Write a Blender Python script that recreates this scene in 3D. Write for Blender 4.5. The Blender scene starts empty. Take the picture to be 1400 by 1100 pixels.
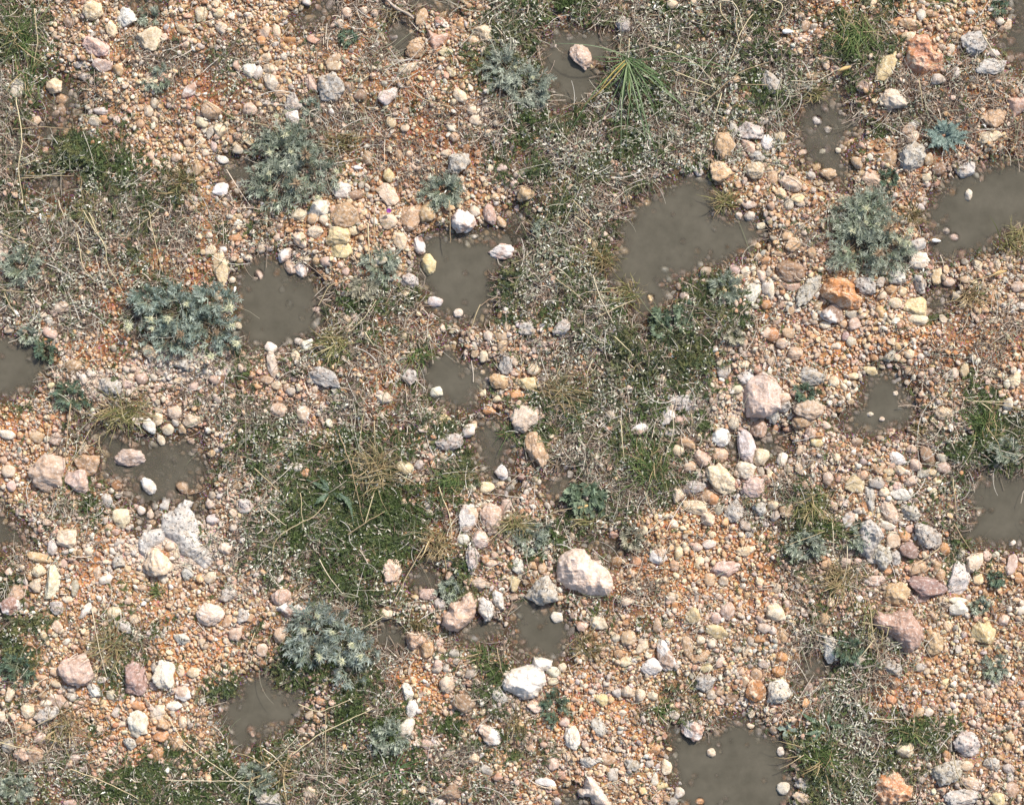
import bpy, math
import numpy as np
from mathutils import noise as mnoise, Vector

S = 0.003                      # metres per photo pixel
rng = np.random.default_rng(7)
PI = math.pi
C = bpy.context.scene.collection

def wx(px): return (np.asarray(px, float) - 700.0) * S
def wy(py): return (550.0 - np.asarray(py, float)) * S
def lin(c):
    c = np.asarray(c, float) / 255.0
    return np.where(c <= 0.04045, c / 12.92, ((c + 0.055) / 1.055) ** 2.4)

# ------------------------------------------------------------------ survey of the ground
# one letter per 50 x 55 px cell, in four rows of four blocks (7 x 5 cells each)
BLOCKS = [
 ["mlbbbbb mlbtrll llbbbrl lggbbbb lmwmgbb", "bbrlbbm bbttrbm blttrbl llrrrtr llbrrbb",
  "mmtwwlm wwwwwwm wmwwwwm mwwwwwb mmwmwbb", "mrgbbbb lbgloll wllllrp wbblrrr pbpbrbr"],
 ["mlmmltb llrwtrp lwwrglb pprrllm orppppl", "bbbbbbb wbblbpw xplmmxx xmmrrpp pprrlpp",
  "gmmxxxb wwmxxxb mwwmggp pwwggmp blmgmgp", "bllbbxx bpblppb pbbbpbp poooRrr pbbbblp"],
 ["obmxppm bbbxxpg blmbxbp xpbobpw mbobbbp", "wpwmgmp mmgmpgp mggggrp wwggrmp pggmlmp",
  "mmmmmpp pmlmmpp pxmllpp mmloooo pplrooo", "pppxpmm pppplmm mmbppwx mmpppgx plpppbb"],
 ["mbbmobb mbbmooo bboobbm llbobbm mllggmm", "bmmwlpp gmmropm xxgloxm mmmmplb mlmmmpl",
  "xpblbpb xbbbbbp poobmbp moboxxx obbbbxx", "pllptbb blmrbbb rwwrbbo mmwgmpb pgwmppp"],
]
TYPES = {}   # med, small, litter, white, green, soil rgb, tone
TYPES['b'] = (.62, 1.0, .16, .10, .03, (178,136, 98), 0)
TYPES['p'] = (.85, .9, .24, .22, .05, (150,120, 94), 1)
TYPES['o'] = (.22, 1.5, .06, .04, .01, (190,130, 82), 2)
TYPES['r'] = (.08, .34, .8, .16, .04, (160,106, 70), 2)
TYPES['t'] = (.14, .32, 1.15, .16, .03, (156,118, 84), 0)
TYPES['l'] = (.10, .20, 1.2, .42, .28, (122, 98, 76), 1)
TYPES['w'] = (.04, .08, 1.1, 1.3, .6, (104, 90, 72), 1)
TYPES['m'] = (.04, .08, .95, .55, 1.1, (98, 86, 64), 1)
TYPES['g'] = (.01, .03, .45, .22, 1.6, (84, 78, 54), 1)
TYPES['x'] = (.3, .6, .10, .02, .04, (110, 92, 72), 1)
TYPES['R'] = TYPES['r']
rows = []
for br in BLOCKS:
    bl = [b.split() for b in br]
    for r in range(5):
        rows.append(''.join(b[r] for b in bl))
G = np.zeros((20, 28, 9))
for j, row in enumerate(rows):
    for i, ch in enumerate(row):
        t = TYPES[ch]
        G[j, i] = list(t[:5]) + list(lin(t[5])) + [t[6]]

def vnoise(x, y, sc, seed):
    r = np.random.default_rng(seed).random((64, 64))
    u = np.asarray(x, float) / sc + 1000; v = np.asarray(y, float) / sc + 1000
    i = np.floor(u).astype(int); j = np.floor(v).astype(int)
    fu = u - i; fv = v - j
    fu = fu * fu * (3 - 2 * fu); fv = fv * fv * (3 - 2 * fv)
    i %= 64; j %= 64; i1 = (i + 1) % 64; j1 = (j + 1) % 64
    return (r[j, i] * (1 - fu) + r[j, i1] * fu) * (1 - fv) + (r[j1, i] * (1 - fu) + r[j1, i1] * fu) * fv

def field(px, py):
    px = np.asarray(px, float); py = np.asarray(py, float)
    x = px + (vnoise(px, py, 34, 1) - .5) * 62
    y = py + (vnoise(px, py, 34, 2) - .5) * 62
    u = np.clip(x / 50 - .5, 0, 26.999); v = np.clip(y / 55 - .5, 0, 18.999)
    i = u.astype(int); j = v.astype(int); fu = (u - i)[..., None]; fv = (v - j)[..., None]
    return (G[j, i] * (1 - fu) + G[j, i + 1] * fu) * (1 - fv) + (G[j + 1, i] * (1 - fu) + G[j + 1, i + 1] * fu) * fv

# ------------------------------------------------------------------ puddles (outline in px, murk, label)
PUD = [
 ([(325,385),(340,365),(360,352),(385,358),(405,375),(430,385),(443,400),(440,430),(432,450),(400,465),(365,475),(335,470),(325,455),(328,430),(320,405)], 1., "round clean-edged muddy puddle right of the white-tipped shrub"),
 ([(580,332),(600,322),(645,322),(675,320),(712,320),(705,340),(680,360),(672,385),(672,420),(668,437),(632,437),(600,432),(587,415),(577,388),(575,360)], .97, "muddy puddle with dark green plants along its right shore, upper centre"),
 ([(585,490),(615,472),(625,488),(643,495),(668,502),(668,525),(652,545),(635,556),(610,552),(588,532),(572,515),(575,497)], .95, "small muddy puddle ringed by pebbles just above centre"),
 ([(925,248),(965,245),(975,265),(975,290),(1000,300),(1020,298),(1045,318),(1035,330),(1022,345),(1005,352),(985,358),(955,362),(945,378),(922,380),(905,385),(915,398),(905,412),(892,430),(880,445),(872,440),(872,400),(865,392),(845,390),(840,370),(845,345),(850,325),(850,315),(862,305),(868,285),(885,268)], 1., "largest muddy puddle, forked at its lower end, green plants below it"),
 ([(760,38),(795,40),(835,50),(838,65),(830,85),(815,93),(820,108),(800,135),(782,143),(760,145),(751,135),(748,105),(742,95),(741,65),(757,57)], .97, "muddy puddle left of the long-leaved green plant, one rock in it"),
 ([(1132,122),(1150,125),(1152,148),(1168,160),(1178,175),(1158,190),(1152,212),(1158,235),(1150,250),(1125,240),(1098,225),(1100,205),(1090,188),(1087,155),(1092,142),(1112,138)], .86, "murky puddle with drowned stones, left of the blue star-shaped thistle"),
 ([(1270,290),(1290,255),(1320,240),(1350,228),(1385,224),(1430,225),(1430,300),(1372,318),(1360,335),(1330,345),(1290,355),(1275,345),(1285,325),(1268,310)], .97, "wide muddy puddle at the right edge with a white shell on it"),
 ([(1380,-20),(1425,-20),(1425,95),(1395,90),(1380,72),(1368,52),(1385,30)], .9, "muddy puddle cut by the top right corner"),
 ([(-25,450),(0,455),(22,465),(45,472),(58,488),(62,500),(50,520),(25,532),(0,545),(-25,548)], .96, "muddy puddle cut by the left edge, halfway down"),
 ([(125,580),(150,587),(180,600),(200,610),(213,603),(262,598),(275,615),(288,632),(283,655),(275,670),(262,685),(235,695),(217,698),(205,700),(175,685),(172,660),(145,650),(130,645),(140,620),(125,600)], .84, "murky puddle above the white lichen rock with two pale stones inside"),
 ([(190,706),(203,704),(209,715),(202,724),(188,721)], .8, "tiny dark pool left of the white lichen rock"),
 ([(262,688),(274,690),(276,704),(266,706),(260,698)], .8, "tiny dark pool at the top right of the white lichen rock"),
 ([(-18,690),(0,692),(12,708),(38,725),(40,745),(15,748),(-18,750)], .85, "small dark puddle cut by the left edge below the banded rock"),
 ([(350,920),(375,922),(378,945),(408,948),(415,975),(392,995),(365,1000),(350,1010),(330,1028),(318,1020),(312,1000),(305,985),(303,965),(325,950),(335,930)], 1., "muddy puddle among green plants at lower left"),
 ([(712,805),(720,815),(735,832),(762,832),(772,850),(785,868),(775,882),(772,902),(757,905),(737,898),(715,903),(705,885),(702,860),(700,830)], .96, "muddy puddle below the biggest pale rock"),
 ([(627,868),(650,848),(670,850),(682,865),(662,882),(642,880)], .93, "small dark pool under the lower right side of the pink boulder"),
 ([(516,862),(525,852),(548,862),(556,875),(538,884),(522,880)], .95, "small pool on red soil right of the lower silver shrub"),
 ([(915,995),(937,1005),(960,1012),(975,1000),(1000,985),(1020,985),(1040,1000),(1062,1010),(1075,1035),(1080,1060),(1075,1125),(935,1125),(930,1085),(920,1060),(918,1035),(922,1015)], 1., "large muddy puddle cut by the bottom edge"),
 ([(1355,645),(1375,650),(1430,655),(1430,748),(1370,745),(1340,740),(1310,735),(1325,722),(1335,705),(1328,690),(1328,662)], .98, "large muddy puddle at the right edge below the green tufts"),
 ([(1190,512),(1210,507),(1225,515),(1235,535),(1243,550),(1248,565),(1235,580),(1212,583),(1195,592),(1170,590),(1152,576),(1180,555),(1183,530)], .94, "small muddy puddle amid tan gravel in the right half"),
 ([(652,572),(680,577),(695,590),(705,610),(690,635),(700,655),(690,680),(682,678),(675,660),(655,640),(648,625),(650,595)], .88, "narrow murky puddle left of the long tan rock at centre"),
 ([(743,662),(765,648),(783,645),(790,662),(782,682),(765,688),(750,678)], .9, "small pool left of the teal broad-leaved plant"),
 ([(795,738),(818,745),(850,738),(855,752),(840,760),(820,752),(798,748)], .88, "thin dark pool on the upper right of the biggest pale rock"),
 ([(558,785),(575,772),(597,782),(602,798),(590,806),(568,808)], .85, "small murky pool above left of the pink boulder"),
 ([(1027,600),(1050,590),(1068,590),(1070,608),(1062,625),(1045,628)], .8, "small brown pool below the upright grey rock"),
 ([(1103,898),(1122,898),(1133,908),(1120,918),(1110,935),(1095,935),(1100,912)], .95, "small pool left of the white oval rock at lower right"),
 ([(538,30),(558,32),(565,48),(558,65),(547,72),(537,65),(535,48)], .95, "small pool under the driftwood twig at top"),
 ([(430,2),(457,5),(452,22),(430,27),(420,42),(405,38),(403,27),(420,15)], .9, "small pool at the top edge left of the driftwood twig"),
 ([(560,-14),(625,-12),(618,14),(595,10),(572,10)], .93, "pool cut by the top edge right of the driftwood twig"),
 ([(42,245),(100,240),(98,258),(78,266),(50,258)], .88, "flat small pool below the upper left green cushion"),
 ([(42,195),(60,172),(95,165),(90,180),(60,195)], .85, "dark water sheet standing in for shade, top left of the upper left green cushion"),  # shadowy ground here, its darkness put in as a sheet of muddy water
 ([(85,118),(103,120),(103,150),(85,152),(62,165),(65,140)], .8, "shallow brown pool below the two round cream stones at upper left"),
 ([(307,225),(332,215),(365,225),(360,250),(330,262),(307,250)], .88, "murky pool at the left foot of the upper left silver shrub"),
 ([(1268,415),(1280,395),(1298,398),(1290,415),(1275,428)], .9, "small pool right of the yellow stone and below the right edge puddle"),
 ([(172,0),(220,4),(215,14),(190,18)], .8, "thin water sheet standing in for shade at the top edge above the grey-green tuft"),  # a shady dark strip, modelled as a sliver of muddy water
 ([(692,290),(712,290),(715,310),(700,315)], .85, "tiny pool above the puddle with the green right shore"),
 ([(995,605),(1010,605),(1012,622),(1000,628)], .9, "tiny pool left of the tall white stone"),
 ([(772,1085),(800,1088),(810,1110),(770,1110)], .9, "small pool at the bottom edge left of the white branching rock"),
]
# signed distance raster (px, negative inside), over the surveyed area with a margin
M = 130; RS = 2
gx = np.arange(-M, 1400 + M + 1, RS); gy = np.arange(-M, 1100 + M + 1, RS)
GX, GY = np.meshgrid(gx, gy)
def poly_sd(poly, X, Y):
    p = np.array(poly, float); q = np.roll(p, -1, 0)
    d = np.full(X.shape, 1e9); ins = np.zeros(X.shape, bool)
    for a, b in zip(p, q):
        e = b - a; L = max((e ** 2).sum(), 1e-9)
        t = np.clip(((X - a[0]) * e[0] + (Y - a[1]) * e[1]) / L, 0, 1)
        d = np.minimum(d, (X - a[0] - t * e[0]) ** 2 + (Y - a[1] - t * e[1]) ** 2)
        c = ((a[1] > Y) != (b[1] > Y)) & (X < (b[0] - a[0]) * (Y - a[1]) / (b[1] - a[1] + 1e-12) + a[0])
        ins ^= c
    d = np.sqrt(d)
    return np.where(ins, -d, d)
WX = GX + (vnoise(GX, GY, 9, 11) - .5) * 9 + (vnoise(GX, GY, 22, 12) - .5) * 8
WY = GY + (vnoise(GX, GY, 9, 13) - .5) * 9 + (vnoise(GX, GY, 22, 14) - .5) * 8
SD = np.full(GX.shape, 99.0); PSD = []
for poly, murk, lab in PUD:
    p = np.array(poly); x0, y0 = p.min(0) - 40; x1, y1 = p.max(0) + 40
    i0 = max(0, int((x0 + M) // RS)); i1 = min(len(gx), int((x1 + M) // RS) + 1)
    j0 = max(0, int((y0 + M) // RS)); j1 = min(len(gy), int((y1 + M) // RS) + 1)
    sd = poly_sd(poly, WX[j0:j1, i0:i1], WY[j0:j1, i0:i1])
    sd = sd - 10.5
    PSD.append((i0, i1, j0, j1, sd))
    SD[j0:j1, i0:i1] = np.minimum(SD[j0:j1, i0:i1], sd)

def samp(A, px, py):
    u = np.clip((np.asarray(px, float) + M) / RS, 0, A.shape[1] - 1.001)
    v = np.clip((np.asarray(py, float) + M) / RS, 0, A.shape[0] - 1.001)
    i = u.astype(int); j = v.astype(int); fu = u - i; fv = v - j
    return (A[j, i] * (1 - fu) + A[j, i + 1] * fu) * (1 - fv) + (A[j + 1, i] * (1 - fu) + A[j + 1, i + 1] * fu) * fv
WATER_Z = -0.010
def ground_h(px, py):
    sd = samp(SD, px, py)
    b = (vnoise(px, py, 110, 21) - .5) * .03 + (vnoise(px, py, 30, 22) - .5) * .014 + (vnoise(px, py, 8, 23) - .5) * .006 + .006
    k = np.clip(sd / 34.0, 0, 1); k = k * k * (3 - 2 * k)
    shore = WATER_Z + .0012 * np.clip(sd, 0, 34) * .35
    out = shore * (1 - k) + b * k + (vnoise(px, py, 8, 23) - .5) * .003
    ins = WATER_Z - .020 * (np.clip(-sd, 0, 30) / 24) ** 1.35 + ((vnoise(px, py, 13, 24) - .5) * .010 + (vnoise(px, py, 5, 26) - .5) * .005) * np.clip(-sd / 7, 0, 1)
    return np.where(sd < 0, ins, out)

# ------------------------------------------------------------------ materials
def new_mat(name):
    m = bpy.data.materials.new(name); m.use_nodes = True
    nt = m.node_tree; nt.nodes.clear()
    out = nt.nodes.new('ShaderNodeOutputMaterial'); b = nt.nodes.new('ShaderNodeBsdfPrincipled')
    nt.links.new(b.outputs[0], out.inputs[0])
    return m, nt, b
def N(nt, t, **kw):
    n = nt.nodes.new(t)
    for k, v in kw.items():
        if isinstance(k, str) and hasattr(n, k): setattr(n, k, v)
    return n
def noise_node(nt, co, scale, detail=4, rough=.6):
    n = nt.nodes.new('ShaderNodeTexNoise'); n.inputs['Scale'].default_value = scale
    n.inputs['Detail'].default_value = detail; n.inputs['Roughness'].default_value = rough
    nt.links.new(co, n.inputs['Vector']); return n
def ramp(nt, src, pts):
    r = nt.nodes.new('ShaderNodeValToRGB'); nt.links.new(src, r.inputs[0])
    e = r.color_ramp.elements
    while len(e) < len(pts): e.new(.5)
    for k, (p, c) in enumerate(pts):
        e[k].position = p; e[k].color = (c, c, c, 1) if not hasattr(c, '__len__') else (*c, 1)
    return r
def mixc(nt, fac, a, b, mode='MIX'):
    n = nt.nodes.new('ShaderNodeMix'); n.data_type = 'RGBA'; n.blend_type = mode
    for s, v in ((n.inputs[0], fac), (n.inputs[6], a), (n.inputs[7], b)):
        if hasattr(v, 'links'): nt.links.new(v, s)
        else: s.default_value = v if not hasattr(v, '__len__') else (*v, 1)
    return n.outputs[2]
def bump(nt, b, h, strength, dist):
    n = nt.nodes.new('ShaderNodeBump'); n.inputs['Strength'].default_value = strength
    n.inputs['Distance'].default_value = dist; nt.links.new(h, n.inputs['Height'])
    nt.links.new(n.outputs[0], b.inputs['Normal']); return n

def stone_mat(name, style, source):
    m, nt, b = new_mat(name)
    if source == 'object':
        base = nt.nodes.new('ShaderNodeObjectInfo').outputs['Color']
        tc = nt.nodes.new('ShaderNodeNewGeometry').outputs['Position']
    else:
        a = nt.nodes.new('ShaderNodeAttribute'); a.attribute_name = 'tint'; base = a.outputs['Color']
        tc = nt.nodes.new('ShaderNodeNewGeometry').outputs['Position']
    n1 = noise_node(nt, tc, 26, 5); n2 = noise_node(nt, tc, 90, 6, .7); n3 = noise_node(nt, tc, 300, 3)
    dark = mixc(nt, 1., base, (.74, .66, .58), 'MULTIPLY'); light = mixc(nt, .50, base, (.88, .84, .78))
    c = mixc(nt, ramp(nt, n1.outputs[0], [(.40, 0), (.60, .85)]).outputs[0], dark, base)
    c = mixc(nt, ramp(nt, n2.outputs[0], [(.50, 0), (.66, .85)]).outputs[0], c, light)
    c = mixc(nt, ramp(nt, n3.outputs[0], [(.36, .40), (.5, 0)]).outputs[0], c, (.22, .17, .13))
    h = nt.nodes.new('ShaderNodeMath'); h.operation = 'ADD'
    nt.links.new(n2.outputs[0], h.inputs[0]); nt.links.new(n3.outputs[0], h.inputs[1])
    if style == 'pitted':
        n4 = noise_node(nt, tc, 75, 4, .75); n5 = noise_node(nt, tc, 40, 5, .8)
        c = mixc(nt, ramp(nt, n5.outputs[0], [(.48, 0), (.56, .75)]).outputs[0], c, (.50, .48, .44))
        pit = ramp(nt, n4.outputs[0], [(.36, 1), (.43, 0)]).outputs[0]
        c = mixc(nt, pit, c, (.055, .048, .042))
        s = nt.nodes.new('ShaderNodeMath'); s.operation = 'SUBTRACT'
        nt.links.new(h.outputs[0], s.inputs[0]); nt.links.new(pit, s.inputs[1]); h = s
    if style == 'rusty':
        n4 = noise_node(nt, tc, 13, 5, .65); n5 = noise_node(nt, tc, 24, 6, .8)
        c = mixc(nt, ramp(nt, n4.outputs[0], [(.46, 0), (.60, .8)]).outputs[0], c, (.46, .20, .075))
        c = mixc(nt, ramp(nt, n5.outputs[0], [(.50, 0), (.60, .9)]).outputs[0], c, (.80, .64, .46))
        c = mixc(nt, ramp(nt, n5.outputs[0], [(.30, .7), (.40, 0)]).outputs[0], c, (.24, .12, .07))
    if style == 'blotched':
        n4 = noise_node(nt, tc, 17, 3, .5)
        c = mixc(nt, ramp(nt, n4.outputs[0], [(.47, 0), (.54, .7)]).outputs[0], c, (.80, .76, .70))
    nt.links.new(c, b.inputs['Base Color'])
    b.inputs['Roughness'].default_value = .85; b.inputs['Specular IOR Level'].default_value = .25
    bump(nt, b, h.outputs[0], .7, .004)
    return m
MS = {s: stone_mat('stone_' + s, s, 'object') for s in ('plain', 'pitted', 'rusty', 'blotched')}
M_GRAVEL = stone_mat('gravel_stone', 'plain', 'attr')

def leaf_mat(name, rough=.6, trans=.25):
    m, nt, b = new_mat(name)
    a = nt.nodes.new('ShaderNodeAttribute'); a.attribute_name = 'tint'
    g = nt.nodes.new('ShaderNodeNewGeometry')
    n = noise_node(nt, g.outputs['Position'], 400, 2)
    c = mixc(nt, ramp(nt, n.outputs[0], [(.35, .35), (.6, 0)]).outputs[0], a.outputs['Color'], mixc(nt, 1., a.outputs['Color'], (.6, .55, .45), 'MULTIPLY'))
    nt.links.new(c, b.inputs['Base Color']); b.inputs['Roughness'].default_value = rough
    b.inputs['Specular IOR Level'].default_value = .3
    if trans:
        t = nt.nodes.new('ShaderNodeBsdfTranslucent'); nt.links.new(c, t.inputs[0])
        mx = nt.nodes.new('ShaderNodeMixShader'); mx.inputs[0].default_value = trans
        out = [x for x in nt.nodes if x.type == 'OUTPUT_MATERIAL'][0]
        nt.links.new(b.outputs[0], mx.inputs[1]); nt.links.new(t.outputs[0], mx.inputs[2]); nt.links.new(mx.outputs[0], out.inputs[0])
    return m
M_LEAF = leaf_mat('leaf'); M_DRY = leaf_mat('dry_plant', .8, .12); M_STEM = leaf_mat('stem', .7, 0)

# ------------------------------------------------------------------ mesh helpers
def build(name, V, F, mat, col=None, parent=None, smooth=True, loc=None, fcol=False):
    """V (n,3), F (m,k) same-size faces or a list of such arrays; col per vertex"""
    Fs = F if isinstance(F, list) else [F]
    Fs = [f for f in Fs if len(f)]
    V = np.asarray(V, np.float32)
    if loc is not None: V = V - np.asarray(loc, np.float32)
    me = bpy.data.meshes.new(name)
    nl = sum(f.size for f in Fs); nf = sum(len(f) for f in Fs)
    me.vertices.add(len(V)); me.vertices.foreach_set('co', V.ravel())
    me.loops.add(nl); me.loops.foreach_set('vertex_index', np.concatenate([f.ravel() for f in Fs]).astype(np.int32))
    tot = np.concatenate([np.full(len(f), f.shape[1]) for f in Fs]); st = np.concatenate([[0], np.cumsum(tot)[:-1]])
    me.polygons.add(nf); me.polygons.foreach_set('loop_start', st.astype(np.int32))
    me.polygons.foreach_set('use_smooth', np.full(nf, smooth))
    if col is not None:
        at = me.color_attributes.new('tint', 'FLOAT_COLOR', 'POINT')
        cc = np.ones((len(V), 4), np.float32); cc[:, :3] = col; at.data.foreach_set('color', cc.ravel())
    me.update(calc_edges=True); me.validate()
    me.materials.append(mat)
    o = bpy.data.objects.new(name, me); C.objects.link(o)
    if loc is not None: o.location = loc
    if parent: o.parent = parent
    return o
def ribbons(P, W, col, roll=None):
    """P (n,k,3), W (n,k) half widths, col (n,3): n flat tapering blades"""
    n, k, _ = P.shape
    T = np.gradient(P, axis=1); T /= np.linalg.norm(T, axis=2, keepdims=True) + 1e-9
    side = np.cross(T, np.array([0, 0, 1.])); L = np.linalg.norm(side, axis=2, keepdims=True)
    side = np.where(L > 1e-3, side / (L + 1e-9), np.array([1., 0, 0]))
    up = np.cross(side, T)
    if roll is None: roll = np.zeros(n)
    side = side * np.cos(roll)[:, None, None] + up * np.sin(roll)[:, None, None]
    V = np.stack([P - side * W[..., None], P + side * W[..., None]], 2)      # n,k,2,3
    idx = np.arange(n * k * 2).reshape(n, k, 2)
    F = np.stack([idx[:, :-1, 0], idx[:, 1:, 0], idx[:, 1:, 1], idx[:, :-1, 1]], -1).reshape(-1, 4)
    return V.reshape(-1, 3), F, np.repeat(col, k * 2, 0)
def join(parts):
    V, F, Co = [], [], []; o = 0
    for v, f, c in parts:
        V.append(v); F.append(f + o); Co.append(c); o += len(v)
    return np.concatenate(V), np.concatenate(F), np.concatenate(Co)
def tube(P, R, col, sides=6):
    P = np.asarray(P, float); R = np.asarray(R, float); k = len(P)
    T = np.gradient(P, axis=0); T /= np.linalg.norm(T, axis=1, keepdims=True) + 1e-9
    s = np.cross(T, [0.05, .03, 1.]); s /= np.linalg.norm(s, axis=1, keepdims=True) + 1e-9
    u = np.cross(s, T)
    a = np.arange(sides) * 2 * PI / sides
    V = P[:, None] + R[:, None, None] * (np.cos(a)[None, :, None] * s[:, None] + np.sin(a)[None, :, None] * u[:, None])
    idx = np.arange(k * sides).reshape(k, sides); nx = np.roll(idx, -1, 1)
    F = np.stack([idx[:-1], nx[:-1], nx[1:], idx[1:]], -1).reshape(-1, 4)
    return V.reshape(-1, 3), F, np.repeat(np.asarray(col, float)[None], k * sides, 0)
def ico(sub):
    import bmesh
    bm = bmesh.new(); bmesh.ops.create_icosphere(bm, subdivisions=sub, radius=1)
    V = np.array([v.co[:] for v in bm.verts]); F = np.array([[v.index for v in f.verts] for f in bm.faces]); bm.free()
    return V, F
ICO = {k: ico(k + 1) for k in range(5)}
def rock_shape(V, r, angular=.5, rough=.06):
    """facet a sphere with random planes, then roughen"""
    V = V.copy()
    n = int(6 + angular * 9)
    for _ in range(n):
        d = r.normal(size=3); d /= np.linalg.norm(d); h = r.uniform(.52 if angular > .5 else .62 if angular > .3 else .76, .93)
        t = V @ d; k = np.where(t > h, h / np.maximum(t, 1e-6), 1.0)
        k = 1 - (1 - k) * (.8 + .2 * angular)
        V = V * k[:, None]
    D = np.zeros(len(V)); Un = V / np.linalg.norm(V, axis=1, keepdims=True)
    for f, a in ((1.6, 1.), (3.1, .6), (6.3, .35), (11., .22)):
        for _ in range(3):
            w = r.normal(size=3) * f; D += a * np.sin(Un @ w + r.uniform(0, 7)) / 3
    return V * (1 + rough * D)[:, None]
def tag(o, label=None, cat=None, group=None, kind=None):
    if label: o['label'] = label
    if cat: o['category'] = cat
    if group: o['group'] = group
    if kind: o['kind'] = kind
    return o
def empty(name, loc):
    o = bpy.data.objects.new(name, None); C.objects.link(o); o.location = loc; o.empty_display_size = .03
    return o

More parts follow.
